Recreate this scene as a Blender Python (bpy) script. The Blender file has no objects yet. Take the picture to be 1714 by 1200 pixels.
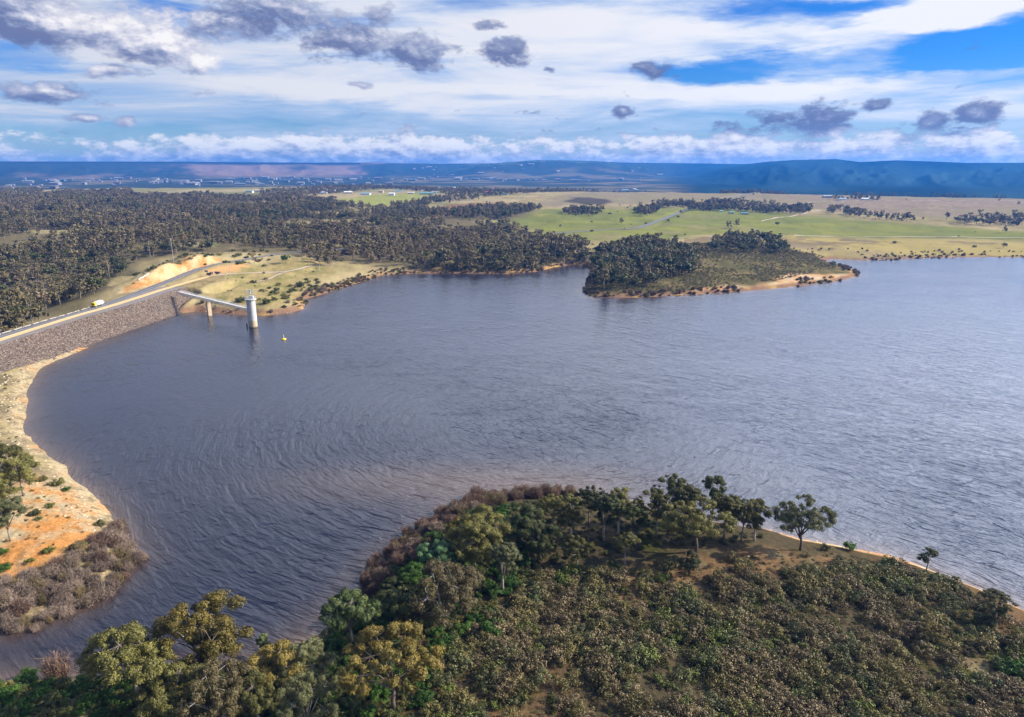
import bpy, math, random
import numpy as np
C = bpy.context.scene
col = C.collection
R = math.radians
rng = np.random.default_rng(7)
random.seed(7)

# ------------------------------------------------------------------ camera
CAMZ = 100.0
PITCH = math.atan(320 / 1143.0)
cam = bpy.data.objects.new("camera", bpy.data.cameras.new("camera"))
col.objects.link(cam)
cam.location = (0, 0, CAMZ)
cam.rotation_euler = (math.pi / 2 - PITCH, 0, 0)
cam.data.sensor_width = 36.0
cam.data.lens = 36.0 * 1143 / 1714
cam.data.clip_start = 1.0
cam.data.clip_end = 60000
C.camera = cam

# ------------------------------------------------------------------ light
SUN_EL, SUN_AZ = R(31), R(84)          # azimuth clockwise from +Y
SUND = (math.sin(SUN_AZ) * math.cos(SUN_EL), math.cos(SUN_AZ) * math.cos(SUN_EL), math.sin(SUN_EL))
sl = bpy.data.lights.new("sun", "SUN")
sl.energy = 5.0
sl.angle = R(0.53)
sl.color = (1.0, 0.89, 0.72)
sun = bpy.data.objects.new("sun", sl)
col.objects.link(sun)
sun.rotation_euler = (math.pi / 2 - SUN_EL, 0, math.pi - SUN_AZ)

C.view_settings.view_transform = 'Standard'
C.view_settings.look = 'None'
C.view_settings.exposure = 0.60
C.view_settings.gamma = 1.0
C.cycles.use_denoising = True
C.cycles.denoiser = "OPENIMAGEDENOISE"
C.cycles.denoising_prefilter = "ACCURATE"
C.cycles.max_bounces = 5
C.cycles.diffuse_bounces = 2
C.cycles.glossy_bounces = 2
C.cycles.transmission_bounces = 2
C.cycles.transparent_max_bounces = 4
C.cycles.volume_bounces = 0
C.cycles.caustics_reflective = False
C.cycles.caustics_refractive = False


class NT:
    """small helper round a node tree"""
    def __init__(s, tree):
        s.t = tree
        s.n = tree.nodes
        s.l = tree.links

    def put(s, sock, v):
        if v is None:
            return
        if hasattr(v, "is_output"):
            s.l.new(v, sock)
        else:
            if hasattr(sock.default_value, "__len__") and not hasattr(v, "__len__"):
                v = (v,) * len(sock.default_value)
            if hasattr(sock.default_value, "__len__") and len(sock.default_value) == 4 and len(v) == 3:
                v = (*v, 1.0)
            sock.default_value = v

    def m(s, op, a, b=None, c=None, clamp=False):
        n = s.n.new("ShaderNodeMath"); n.operation = op; n.use_clamp = clamp
        for i, v in enumerate((a, b, c)):
            if v is not None:
                s.put(n.inputs[i], v)
        return n.outputs[0]

    def vm(s, op, a, b=None, scale=None):
        n = s.n.new("ShaderNodeVectorMath"); n.operation = op
        s.put(n.inputs[0], a)
        if b is not None:
            s.put(n.inputs[1], b)
        if scale is not None:
            s.put(n.inputs["Scale"], scale)
        return n.outputs["Value" if op in ("LENGTH", "DOT_PRODUCT", "DISTANCE") else "Vector"]

    def noise(s, vec, scale=1.0, detail=4, rough=0.5, lac=2.0, dist=0.0, dims='3D', out=0):
        n = s.n.new("ShaderNodeTexNoise"); n.noise_dimensions = dims
        if vec is not None:
            s.l.new(vec, n.inputs["Vector"])
        s.put(n.inputs["Scale"], scale); s.put(n.inputs["Detail"], detail); s.put(n.inputs["Roughness"], rough)
        s.put(n.inputs["Lacunarity"], lac); s.put(n.inputs["Distortion"], dist)
        return n.outputs[out]

    def voro(s, vec, scale=1.0, feat='F1', out="Color", dims='3D'):
        n = s.n.new("ShaderNodeTexVoronoi"); n.feature = feat; n.voronoi_dimensions = dims
        if vec is not None:
            s.l.new(vec, n.inputs["Vector"])
        s.put(n.inputs["Scale"], scale)
        return n.outputs[out]

    def mr(s, v, a, b, c=0.0, d=1.0, smooth=False):
        n = s.n.new("ShaderNodeMapRange")
        if smooth:
            n.interpolation_type = 'SMOOTHSTEP'
        for i, x in enumerate((v, a, b, c, d)):
            s.put(n.inputs[i], x)
        return n.outputs[0]

    def mix(s, f, a, b, mode='MIX'):
        n = s.n.new("ShaderNodeMix"); n.data_type = 'RGBA'; n.blend_type = mode; n.clamp_factor = True
        s.put(n.inputs[0], f); s.put(n.inputs[6], a); s.put(n.inputs[7], b)
        return n.outputs[2]

    def xyz(s, x, y, z):
        n = s.n.new("ShaderNodeCombineXYZ")
        s.put(n.inputs[0], x); s.put(n.inputs[1], y); s.put(n.inputs[2], z)
        return n.outputs[0]

    def sep(s, v):
        n = s.n.new("ShaderNodeSeparateXYZ"); s.l.new(v, n.inputs[0])
        return n.outputs

    def pos(s):
        return s.n.new("ShaderNodeNewGeometry").outputs["Position"]

    def obj(s):
        return s.n.new("ShaderNodeTexCoord").outputs["Object"]

    def attr(s, name, out="Color"):
        n = s.n.new("ShaderNodeAttribute"); n.attribute_name = name
        return n.outputs[out]

    def ramp(s, f, stops, interp='LINEAR'):
        n = s.n.new("ShaderNodeValToRGB"); n.color_ramp.interpolation = interp
        e = n.color_ramp.elements
        while len(e) < len(stops):
            e.new(0.5)
        for el, (p, c) in zip(e, stops):
            el.position = p; el.color = (*c, 1)
        s.l.new(f, n.inputs[0])
        return n.outputs[0]


# ------------------------------------------------------------------ world: sky with two layers of cloud
def px_dir(px, py):
    a = (px - 857) / 1143; b = (600 - py) / 1143
    d = np.array([a, math.cos(PITCH) + b * math.sin(PITCH), -math.sin(PITCH) + b * math.cos(PITCH)])
    return d / np.linalg.norm(d)


def az_el(px, py):
    d = px_dir(px, py)
    return math.atan2(d[0], d[1]), math.asin(d[2])


CLOUDS = [  # (image x, image y, half width, half height, thickness)   solid cumulus
    (60, 25, 230, 52, 1.0), (175, 45, 130, 55, 1.0), (255, 75, 110, 42, 1.0), (325, 105, 52, 24, .9),
    (75, 148, 95, 24, .95), (150, 195, 36, 10, .7), (190, 118, 60, 18, .75), (380, 35, 120, 32, .8),
    (480, 12, 130, 32, .8), (585, 65, 90, 40, .95), (700, 80, 85, 34, .8), (845, 88, 52, 30, .9), (820, 32, 34, 15, .75),
    (640, 20, 40, 16, .6), (1085, 112, 50, 20, .9), (1036, 190, 26, 14, .8), (1385, 205, 62, 28, .85), (1235, 225, 85, 20, .75),
    (1640, 188, 52, 22, .9), (1462, 180, 32, 13, .8), (1555, 208, 48, 24, .75), (1500, 236, 95, 14, .5), (1300, 200, 55, 14, .55), (215, 205, 26, 12, .55), (455, 232, 34, 12, .5), (917, 115, 14, 8, .7), (607, 145, 20, 9, .6),
    (890, 190, 24, 9, .5),
]
w = bpy.data.worlds.new("World"); C.world = w; w.use_nodes = True
W = NT(w.node_tree)
for n in list(W.n):
    W.n.remove(n)
wout = W.n.new("ShaderNodeOutputWorld"); wbg = W.n.new("ShaderNodeBackground")
W.l.new(wbg.outputs[0], wout.inputs[0])
sky = W.n.new("ShaderNodeTexSky"); sky.sky_type = 'NISHITA'; sky.sun_disc = False
sky.sun_elevation = SUN_EL; sky.sun_rotation = SUN_AZ; sky.altitude = 100; sky.air_density = 1.0; sky.dust_density = 0.3; sky.ozone_density = 2.5
SKYS = 0.10


def cumulus_group():
    g = bpy.data.node_groups.new("cumulus_field", "ShaderNodeTree")
    g.interface.new_socket("P", in_out='INPUT', socket_type='NodeSocketVector')
    g.interface.new_socket("D", in_out='OUTPUT', socket_type='NodeSocketFloat')
    G = NT(g)
    gi = G.n.new("NodeGroupInput"); go = G.n.new("NodeGroupOutput")
    P = gi.outputs[0]                        # (azimuth, elevation, 0)
    warp = G.noise(G.vm('MULTIPLY', P, (1, 1.8, 1)), 9, 3, .55, out=1)
    warp = G.vm('SCALE', G.vm('SUBTRACT', warp, (.5, .5, .5)), scale=0.075)
    Q = G.vm('ADD', P, G.vm('MULTIPLY', warp, (1, .5, 0)))
    best = None
    for (x, y, hw, hh, k) in CLOUDS:
        a, e = az_el(x, y)
        a2, _ = az_el(x + hw, y); _, e2 = az_el(x, y - hh)
        v = G.vm('MULTIPLY', G.vm('SUBTRACT', Q, (a, e, 0)), (1 / abs(a2 - a), 1 / abs(e2 - e), 0))
        d = G.m('MULTIPLY', G.m('SUBTRACT', 1.0, G.vm('LENGTH', v)), k)
        best = d if best is None else G.m('SMOOTH_MAX', best, d, 0.3)
    best = G.m('MAXIMUM', best, -0.6)
    fb = G.noise(G.vm('MULTIPLY', P, (1, 1.9, 1)), 15, 10, .64, dist=.25, out=0)
    fbf = G.noise(G.vm('MULTIPLY', P, (1, 1.7, 1)), 52, 8, .62)
    fb = G.m('ADD', G.m('MULTIPLY', G.m('SUBTRACT', fb, .50), 2.6), G.m('MULTIPLY', G.m('SUBTRACT', fbf, .5), 1.5))
    best = G.m('MULTIPLY', best, 1.35)
    dens = G.m('ADD', best, fb)
    # puffy bank along the horizon
    s = G.sep(P)
    el = s[1]
    env = G.m('MULTIPLY', G.mr(el, R(-0.5), R(0.6), 0, 1, True), G.mr(el, R(1.6), R(3.4), 1, 0, True))
    big = G.noise(G.vm('MULTIPLY', P, (1, 2.2, 1)), 6.0, 2, .5)
    side = G.mr(s[0], R(-38), R(-14), -0.35, 0.06, True)
    bank = G.m('SUBTRACT', G.m('MULTIPLY', env, 1.15), 0.60)
    bank = G.m('ADD', G.m('ADD', bank, side), G.m('MULTIPLY', G.m('SUBTRACT', big, .5), 2.1))
    fb2 = G.noise(G.vm('MULTIPLY', P, (1, 2.1, 1)), 30, 9, .66)
    bank = G.m('ADD', bank, G.m('MULTIPLY', G.m('SUBTRACT', fb2, .5), 3.6))
    bank = G.m('MULTIPLY', bank, G.m('GREATER_THAN', env, 0.001))
    dens = G.m('MAXIMUM', dens, bank)
    # scattered puffs higher up, unseen part of the sky
    hi = G.noise(G.vm('MULTIPLY', P, (1, 1.5, 1)), 3.2, 8, .6)
    him = G.m('MULTIPLY', G.m('SUBTRACT', hi, .68), G.mr(el, R(16), R(24), 0, 5.0, True))
    dens = G.m('MAXIMUM', dens, him)
    sm = G.noise(G.vm('MULTIPLY', P, (1, 2.3, 1)), 21, 7, .6)
    sm = G.m('SUBTRACT', G.m('MULTIPLY', G.m('SUBTRACT', sm, .628), G.m('MULTIPLY', G.mr(el, R(2.4), R(4.0), 0, 5.0, True), G.mr(el, R(6), R(9), 1, 0, True))), .05)
    dens = G.m('MAXIMUM', dens, sm)
    G.l.new(dens, go.inputs[0])
    return g


tc = W.n.new("ShaderNodeTexCoord").outputs["Generated"]
dx, dy, dz = W.sep(tc)
az = W.m('ARCTAN2', dx, dy)
el = W.m('ARCSINE', dz)
P = W.xyz(az, el, 0.0)
base = W.vm('SCALE', sky.outputs[0], scale=SKYS)
hsv = W.n.new("ShaderNodeHueSaturation"); hsv.inputs["Saturation"].default_value = 1.1; W.l.new(base, hsv.inputs["Color"])
base = W.vm('MULTIPLY', hsv.outputs[0], W.mix(W.mr(el, R(0), R(9), 0, 1, True), (.60, .82, 1.2), (.13, .62, 1.36)))
base = W.mix(W.mr(el, R(18), R(45), 0, .9), base, (.06, .14, .34))
# high streaky sheet, projected on a plane high above
pz = W.m('ADD', W.m('MAXIMUM', dz, 0.0), 0.035)
plane = W.xyz(W.m('MULTIPLY', W.m('DIVIDE', dx, pz), 0.55), W.m('DIVIDE', dy, pz), 3.3)
st1 = W.noise(plane, 0.42, 8, .62, dist=0.7)
st2 = W.noise(W.vm('MULTIPLY', P, (1.0, 7.0, 1)), 3.6, 7, .60, dist=0.5)
gw = W.noise(W.vm('MULTIPLY', P, (1, 4, 1)), 5.5, 7, .62, out=1)
P2 = W.vm('ADD', P, W.vm('MULTIPLY', W.vm('SUBTRACT', gw, (.5, .5, .5)), (.30, .055, 0)))
def gap(x, y, hw, hh):
    a, e = az_el(x, y); a2, _ = az_el(x + hw, y); _, e2 = az_el(x, y - hh)
    v = W.vm('MULTIPLY', W.vm('SUBTRACT', P2, (a, e, 0)), (1 / abs(a2 - a), 1 / abs(e2 - e), 0))
    return W.mr(W.vm('LENGTH', v), 0.25, 1.15, 1, 0, True)
sheet = W.m('ADD', W.m('MULTIPLY', W.m('SUBTRACT', st1, .5), 1.0), W.m('MULTIPLY', W.m('SUBTRACT', st2, .5), 2.3))
sheet = W.m('ADD', sheet, W.mr(el, R(1.5), R(5), 0.34, 0.78))
for (x, y, hw, hh, k) in [(1640, 85, 330, 62, 1.15), (1230, 110, 230, 26, .95), (1320, 10, 260, 18, .6), (1500, 125, 300, 20, .45), (120, 225, 300, 26, .6),
                          (280, 15, 110, 26, .45), (20, 90, 120, 24, .45), (1300, 32, 120, 14, .35)]:
    sheet = W.m('SUBTRACT', sheet, W.m('MULTIPLY', gap(x, y, hw, hh), k))
for (x, y, hw, hh, k) in [(1000, 55, 380, 60, .45), (1560, 22, 240, 30, 1.15), (1150, 150, 700, 14, .45), (560, 150, 260, 26, .35)]:
    sheet = W.m('ADD', sheet, W.m('MULTIPLY', gap(x, y, hw, hh), k))
sheet = W.m('ADD', sheet, W.mr(el, R(14.8), R(19), 0, .75, True))
sheet = W.m('SUBTRACT', sheet, W.mr(el, R(30), R(50), 0, 1.6))
sa = W.m('MULTIPLY', W.mr(sheet, -0.05, 0.95, 0, 1, True), 1.0)
sa = W.m('MULTIPLY', sa, W.mr(el, R(0.4), R(2.5), .35, 1))
sheetcol = W.mix(W.mr(sheet, 0.5, 1.25, 0, 1, True), (.60, .72, .92), (.97, .96, .97))
right = W.m('MULTIPLY', W.mr(az, R(-30), R(22), 0.86, 1.04), W.mr(W.m('ABSOLUTE', az), R(42), R(95), 1, .62, True))
sheetcol = W.vm('SCALE', sheetcol, scale=right)
gaz = W.m('ADD', W.mr(az, R(-32), R(8), .0, 2.0, True), W.mr(az, R(-2), R(60), 0, 4.6, True))
gaz = W.m('MULTIPLY', gaz, W.mr(az, R(105), R(150), 1, 0, True))
glow = W.m('ADD', 1.0, W.m('MULTIPLY', W.m('MULTIPLY', W.mr(el, R(13.2), R(19), 0, 1.0, True), W.mr(el, R(30), R(50), 1, .1, True)), gaz))  # added boost: unseen sky above the frame, brightened sunward to light the water
sheetcol = W.vm('MULTIPLY', W.vm('SCALE', sheetcol, scale=glow), W.mix(W.mr(el, R(13), R(19)), (1, 1, 1), (.87, .95, 1.12)))
c1 = W.mix(W.m('MULTIPLY', sa, .93), base, sheetcol)
# cumulus
cg = cumulus_group()
def field(vec):
    n = W.n.new("ShaderNodeGroup"); n.node_tree = cg; W.l.new(vec, n.inputs[0]); return n.outputs[0]
d0 = field(P)
d1 = field(W.vm('ADD', P, (R(1.3), R(1.0), 0)))
d2 = field(W.vm('ADD', P, (R(0.3), R(0.35), 0)))
alpha = W.mr(d0, -0.12, 0.62, 0, 1, True)
lit = W.m('ADD', W.m('MULTIPLY', W.m('SUBTRACT', d0, d1), 0.50), W.m('MULTIPLY', W.m('SUBTRACT', d0, d2), 0.34))
lit = W.m('ADD', lit, W.mr(d0, 0.1, 1.1, 0.10, -0.06))
low = W.mr(el, R(2.0), R(3.4), 0.50, 0.0, True)          # far bank is lit from the side
a0, e0 = az_el(260, 80)
wl = W.vm('MULTIPLY', W.vm('SUBTRACT', P, (a0, e0, 0)), (1 / R(9.5), 1 / R(3.2), 0))
lit = W.m('ADD', W.m('ADD', lit, low), W.mr(W.vm('LENGTH', wl), .3, 1.15, .50, -0.04, True))
edge = W.mr(d0, .0, .9, .07, 0)
lit = W.m('ADD', lit, edge)
lit = W.m('SUBTRACT', lit, W.m('MULTIPLY', W.mr(az, R(-9), R(3), 0, .36), W.mr(el, R(2.0), R(3.0))))
cumcol = W.ramp(lit, [(0.0, (.14, .18, .36)), (.26, (.25, .30, .48)), (.55, (.55, .57, .70)), (.85, (.88, .86, .88)), (1.0, (.97, .95, .94))])
c2 = W.mix(W.m('MULTIPLY', alpha, .95), c1, cumcol)
# air in front of the lowest clouds
hz = W.mr(el, R(0.0), R(3.2), .28, 0, True)
hzc = W.mix(W.mr(az, R(-35), R(15), 0, 1, True), (.30, .56, .86), (.62, .74, .90))
c3 = W.mix(hz, c2, hzc)
below = W.mr(dz, -0.02, 0.0, 0, 1)
c4 = W.mix(below, (.12, .14, .16), c3)
W.l.new(c4, wbg.inputs[0]); wbg.inputs[1].default_value = 0.69
w.cycles.sampling_method = 'MANUAL'; w.cycles.sample_map_resolution = 512


# ------------------------------------------------------------------ numbers: noise, polygons, picture -> ground
def _hash(ix, iy, seed):
    h = (ix.astype(np.int64) * 374761393 + iy.astype(np.int64) * 668265263 + seed * 2147483647) & 0xFFFFFFFF
    h = ((h ^ (h >> 13)) * 1274126177) & 0xFFFFFFFF
    h = (h ^ (h >> 16)) & 0xFFFFFFFF
    return h.astype(np.float64) / 4294967295.0


def vn(x, y, seed=0):
    x = np.asarray(x, float); y = np.asarray(y, float)
    ix = np.floor(x); iy = np.floor(y); fx = x - ix; fy = y - iy
    fx = fx * fx * (3 - 2 * fx); fy = fy * fy * (3 - 2 * fy)
    a = _hash(ix, iy, seed); b = _hash(ix + 1, iy, seed); c = _hash(ix, iy + 1, seed); d = _hash(ix + 1, iy + 1, seed)
    return (a * (1 - fx) + b * fx) * (1 - fy) + (c * (1 - fx) + d * fx) * fy


def fbm(x, y, s, oct=4, seed=0):
    t = 0.0; a = 1.0; n = 0.0
    for i in range(oct):
        t = t + a * (vn(x / s + 17.3 * i, y / s - 9.1 * i, seed + i) - .5); n += a; a *= .5; s *= .5
    return 2 * t / n                       # about -1..1


def ss(a, b, x):
    t = np.clip((x - a) / (b - a), 0, 1); return t * t * (3 - 2 * t)


def g0(px, py, z=0.0):
    a = (px - 857) / 1143; b = (600 - py) / 1143
    dyy = math.cos(PITCH) + b * math.sin(PITCH); dzz = -math.sin(PITCH) + b * math.cos(PITCH)
    t = (z - CAMZ) / dzz
    return (a * t, dyy * t)


def sdpoly(x, y, poly):
    """signed distance, positive inside"""
    x = np.asarray(x, float); y = np.asarray(y, float)
    d = np.full(x.shape, 1e18); inside = np.zeros(x.shape, bool)
    n = len(poly)
    for i in range(n):
        ax, ay = poly[i]; bx, by = poly[(i + 1) % n]
        ex, ey = bx - ax, by - ay
        L = ex * ex + ey * ey + 1e-12
        wx, wy = x - ax, y - ay
        t = np.clip((wx * ex + wy * ey) / L, 0, 1)
        q = (wx - t * ex) ** 2 + (wy - t * ey) ** 2
        d = np.minimum(d, q)
        c = ((ay > y) != (by > y))
        if ey != 0:
            inside ^= c & (x < ex * (y - ay) / ey + ax)
    d = np.sqrt(d)
    return np.where(inside, d, -d)


def pathdist(x, y, pts):
    """distance to a 3D polyline in plan, and its z there"""
    d = np.full(np.shape(x), 1e18); z = np.zeros(np.shape(x))
    for i in range(len(pts) - 1):
        ax, ay, az_ = pts[i]; bx, by, bz = pts[i + 1]
        ex, ey = bx - ax, by - ay
        t = np.clip(((x - ax) * ex + (y - ay) * ey) / (ex * ex + ey * ey + 1e-9), 0, 1)
        q = (x - ax - t * ex) ** 2 + (y - ay - t * ey) ** 2
        z = np.where(q < d, az_ + t * (bz - az_), z); d = np.minimum(d, q)
    return np.sqrt(d), z


def smooth_path(pts, step=3.0):
    p = np.array(pts, float); out = []
    q = np.vstack([2 * p[0] - p[1], p, 2 * p[-1] - p[-2]])
    for i in range(1, len(q) - 2):
        n = max(2, int(np.linalg.norm(q[i + 1] - q[i]) / step))
        for k in range(n):
            t = k / n
            out.append(.5 * ((2 * q[i]) + (-q[i - 1] + q[i + 1]) * t + (2 * q[i - 1] - 5 * q[i] + 4 * q[i + 1] - q[i + 2]) * t * t + (-q[i - 1] + 3 * q[i] - 3 * q[i + 1] + q[i + 2]) * t ** 3))
    out.append(p[-1])
    return np.array(out)


LAKE_PX = [(325, 521), (287, 527), (245, 542), (203, 556), (150, 580), (110, 597), (91, 603), (75, 612), (55, 635), (47, 655), (43, 690),
           (40, 715), (50, 740), (75, 760), (105, 780), (130, 808), (158, 838), (185, 862), (200, 890), (212, 915), (216, 945), (185, 975),
           (140, 1005), (90, 1028), (40, 1045), (0, 1052), (-150, 1065), (-500, 1095), (-500, 1210), (-150, 1160), (0, 1146), (150, 1140), (300, 1128), (420, 1108),
           (520, 1066), (590, 1006), (640, 940), (700, 888), (760, 856), (830, 838), (920, 828), (1000, 830), (1080, 852), (1160, 868),
           (1230, 880), (1285, 886), (1340, 902), (1400, 913), (1480, 927), (1540, 945), (1600, 968), (1650, 987), (1690, 1005), (1714, 1018),
           (1850, 1080), (2100, 1180)]
LAKE_PX2 = [(2000, 425), (1850, 428), (1714, 431), (1640, 430), (1560, 431), (1490, 434), (1440, 435), (1395, 433), (1378, 436), (1400, 443), (1425, 450), (1438, 461),
            (1410, 469), (1340, 478), (1250, 487), (1160, 493), (1060, 498), (990, 497), (977, 488), (984, 470), (990, 456), (985, 447),
            (962, 442), (930, 447), (895, 455), (850, 458), (780, 457), (700, 457), (640, 460), (612, 470), (580, 479), (545, 491), (513, 500),
            (508, 517), (480, 524), (440, 528), (380, 525)]
LAKE = [g0(*p) for p in LAKE_PX] + [(420, 80), (1700, 80), (1700, 760)] + [g0(*p) for p in LAKE_PX2]

# roads as 3D centre lines
def pz3(px, py, z):
    x, y = g0(px, py, z); return (x, y, z)
CREST = 11.0
EDGE = smooth_path([pz3(-160, 632, CREST), pz3(0, 577, CREST), pz3(120, 538, CREST), pz3(178, 521, CREST), pz3(237, 504, CREST), pz3(287, 487, CREST), pz3(312, 480, CREST)], 1.2)
ROAD = smooth_path([pz3(-160, 615, CREST), pz3(0, 563.5, CREST), pz3(75, 541, CREST), pz3(120, 527.5, CREST), pz3(178.7, 509, CREST), pz3(234.7, 489, CREST), pz3(290.7, 467, 12), pz3(328, 452, 13.5),
                    pz3(365, 442, 14.5), pz3(388, 438, 14.8), pz3(410, 434.5, 15), pz3(440, 429, 15), pz3(466, 425, 15), pz3(520, 420, 14), pz3(600, 415, 13)])
STRIP = smooth_path([pz3(-160, 624, CREST), pz3(0, 569, CREST), pz3(120, 531, CREST), pz3(178, 514.5, CREST), pz3(225, 500, CREST), pz3(283, 481.5, CREST), pz3(347, 463.5, 11.4)])
SIDE = smooth_path([pz3(205, 484, 6), pz3(214, 476, 5), pz3(224, 468, 5.5), pz3(232, 462, 6.5), pz3(229, 457, 7)])
FARROAD = smooth_path([pz3(905, 392, 7), pz3(960, 388, 7.5), pz3(1020, 384, 8), pz3(1065, 382, 8.5), pz3(1100, 370, 10), pz3(1135, 357, 12), pz3(1152, 350, 13), pz3(1200, 337, 16), pz3(1245, 326, 19), pz3(1270, 321, 20)], 12)
TRACK1 = smooth_path([pz3(345, 463, 11.4), pz3(385, 458, 10.5), pz3(430, 456, 9.5), pz3(470, 455, 9), pz3(500, 450, 9), pz3(520, 445, 9), pz3(560, 441, 8)])
TRACK2 = smooth_path([pz3(505, 448, 9), pz3(470, 458, 8.5), pz3(448, 467, 7.5), pz3(420, 474, 6.5), pz3(390, 484, 5), pz3(362, 497, 3.5)])

CTRL = [(1300, 1050, 5), (900, 1000, 4), (1600, 1100, 5), (1000, 1180, 6), (400, 1190, 3), (100, 1180, 3), (1150, 920, 5), (1450, 960, 4.5),
        (40, 820, 7), (60, 900, 6), (0, 700, 5), (10, 645, 4.5), (0, 980, 4), (-150, 800, 10),
        (343, 463, 11), (370, 470, 9.5), (420, 470, 7.5), (480, 480, 5.5), (450, 445, 10), (520, 460, 6), (385, 439, 14.5), (464, 427, 15), (300, 437, 24), (255, 445, 17),
        (330, 428, 22), (240, 462, 9), (200, 470, 0), (150, 480, -6), (100, 500, -10), (40, 520, -14), (0, 530, -16),
        (100, 420, 4), (0, 440, 0), (300, 400, 16), (500, 400, 12), (700, 420, 8), (0, 380, 12), (400, 350, 16), (800, 350, 12), (600, 440, 6), (560, 470, 4),
        (1100, 430, 8), (1250, 420, 8), (1350, 455, 3), (1050, 470, 4), (1180, 460, 5),
        (900, 385, 6), (1200, 385, 8), (1500, 405, 4), (1650, 412, 3), (1100, 350, 13), (1400, 355, 12), (1300, 330, 19), (1700, 335, 16),
        (1000, 325, 21), (600, 322, 18), (100, 322, 18), (300, 315, 18)]
CW = np.array([(*g0(p[0], p[1], p[2]), p[2]) for p in CTRL])
HILLTOP = [(-500, 270), (0, 270), (300, 270.5), (500, 272), (620, 272), (740, 274), (830, 273), (880, 269), (905, 267.5), (985, 269), (1040, 272), (1120, 273), (1240, 273), (1275, 271),
           (1330, 267.5), (1400, 266), (1440, 271), (1500, 268), (1560, 270), (1620, 272.5), (1714, 272), (2200, 271)]
HT_AZ = np.array([az_el(*p)[0] for p in HILLTOP]); HT_EL = np.array([az_el(*p)[1] for p in HILLTOP])


def H(x, y, sd=None):
    x = np.asarray(x, float); y = np.asarray(y, float)
    wx = fbm(x, y, 14, 3, 11) * 1.8; wy = fbm(x, y, 14, 3, 15) * 1.8
    if sd is None:
        sd = -sdpoly(x + wx, y + wy, LAKE)       # positive on land
    num = 0.0; den = 1e-12
    for cx, cy, cz in CW:
        ri = .16 * math.hypot(cx, cy)
        w_ = 1 / (((x - cx) ** 2 + (y - cy) ** 2) / ri ** 2 + .02) ** 2
        num = num + w_ * cz; den = den + w_
    B = num / den
    r = np.hypot(x, y)
    L = np.clip(5 + .025 * r, 8, 40)
    land = B * (1 - np.exp(-np.maximum(sd, 0) / L)) + np.minimum(np.maximum(sd, 0) * .1, .6)
    amp = np.clip(sd / 15, 0, 1)
    land = land + amp * (fbm(x, y, 45, 4, 3) * 1.1 * np.clip(r / 400, .6, 2.5) + fbm(x, y, 7, 3, 5) * .35) + np.clip(sd / 4, 0, 1) * fbm(x, y, 1.6, 2, 8) * .18 * (r < 700)
    h = np.where(sd > 0, land, np.maximum(sd * .22, -6))
    # beyond the plain: a valley, then the range
    a = np.arctan2(x, y)
    edge = 2300 + 850 * ss(R(2), R(-18), a) - 80 * fbm(x, y, 400, 2, 40)
    h = h * (1 - ss(edge, edge + 700, r)) + (-6 + 14 * ss(4000, 7500, r)) * ss(edge, edge + 700, r)
    top = 100 + np.tan(np.interp(a, HT_AZ, HT_EL)) * 9300
    topn = 100 + np.tan(np.interp(a, HT_AZ, HT_EL)) * 7000
    rt = ss(R(12), R(20), a)                       # the nearer dark range on the right
    gul = fbm(a * 9000, r * .35, 900, 5, 60)
    gul2 = np.abs(fbm(a * 8000, r * .25, 420, 4, 66))
    base_r = 7000 + 500 * gul; cr = 9300 - 200 * gul2
    f1 = np.clip((r - base_r) / (cr - base_r), 0, 1)
    f1 = f1 * .75 + .25 * ss(0, 1, f1)
    hill = f1 * (top - 8) - gul2 * 62 * np.sin(np.pi * f1) ** .8
    base2 = 4400 + 350 * gul
    f2 = np.clip((r - base2) / (7000 - base2), 0, 1) ** .9
    hill2 = f2 * (topn - 8) - gul2 * 135 * np.sin(np.pi * f2) ** .8
    h = h + np.maximum(hill * (1 - rt), 0) * (r > 5500) + np.maximum(hill2 * rt, 0) * (r > 3800)
    # a low knoll with houses in the middle distance
    km = ss(R(-6), R(0), a) * (1 - ss(R(6), R(13), a))
    h = h + km * 95 * ss(6000, 7600, r) * (1 - ss(7600, 9300, r)) * (1 + .3 * gul)
    # roads are benched into the ground
    for pts, wd in ((ROAD, 5.0), (STRIP, 3.5), (SIDE, 2.5), (FARROAD, 6), (TRACK1, 2.2), (TRACK2, 1.6)):
        pp = pts[::3] if len(pts) > 20 else pts
        d, zz = pathdist(x, y, np.vstack([pp, pts[-1]]))
        k = 1 - ss(wd, wd + 9, d)
        h = h * (1 - k) + (zz - .12) * k
    # the ground drops under the dam
    d, _ = pathdist(x, y, EDGE[::8])
    side = sdpoly(x, y, DAMZONE)
    h = np.where(side > 0, np.minimum(h, h * (1 - ss(0, 6, side)) + (-2.0) * ss(0, 6, side)), h)
    return h


def offset_line(pts, d):
    t = np.gradient(pts[:, :2], axis=0); t /= np.linalg.norm(t, axis=1)[:, None]
    return pts[:, :2] + np.stack([t[:, 1], -t[:, 0]], 1) * d        # + is towards the lake (right of travel)


DAMN = len(EDGE)
DAMZONE = [tuple(p) for p in offset_line(EDGE, 18)[::6]] + [tuple(p) for p in offset_line(EDGE, -18)[::-6]]


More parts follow.
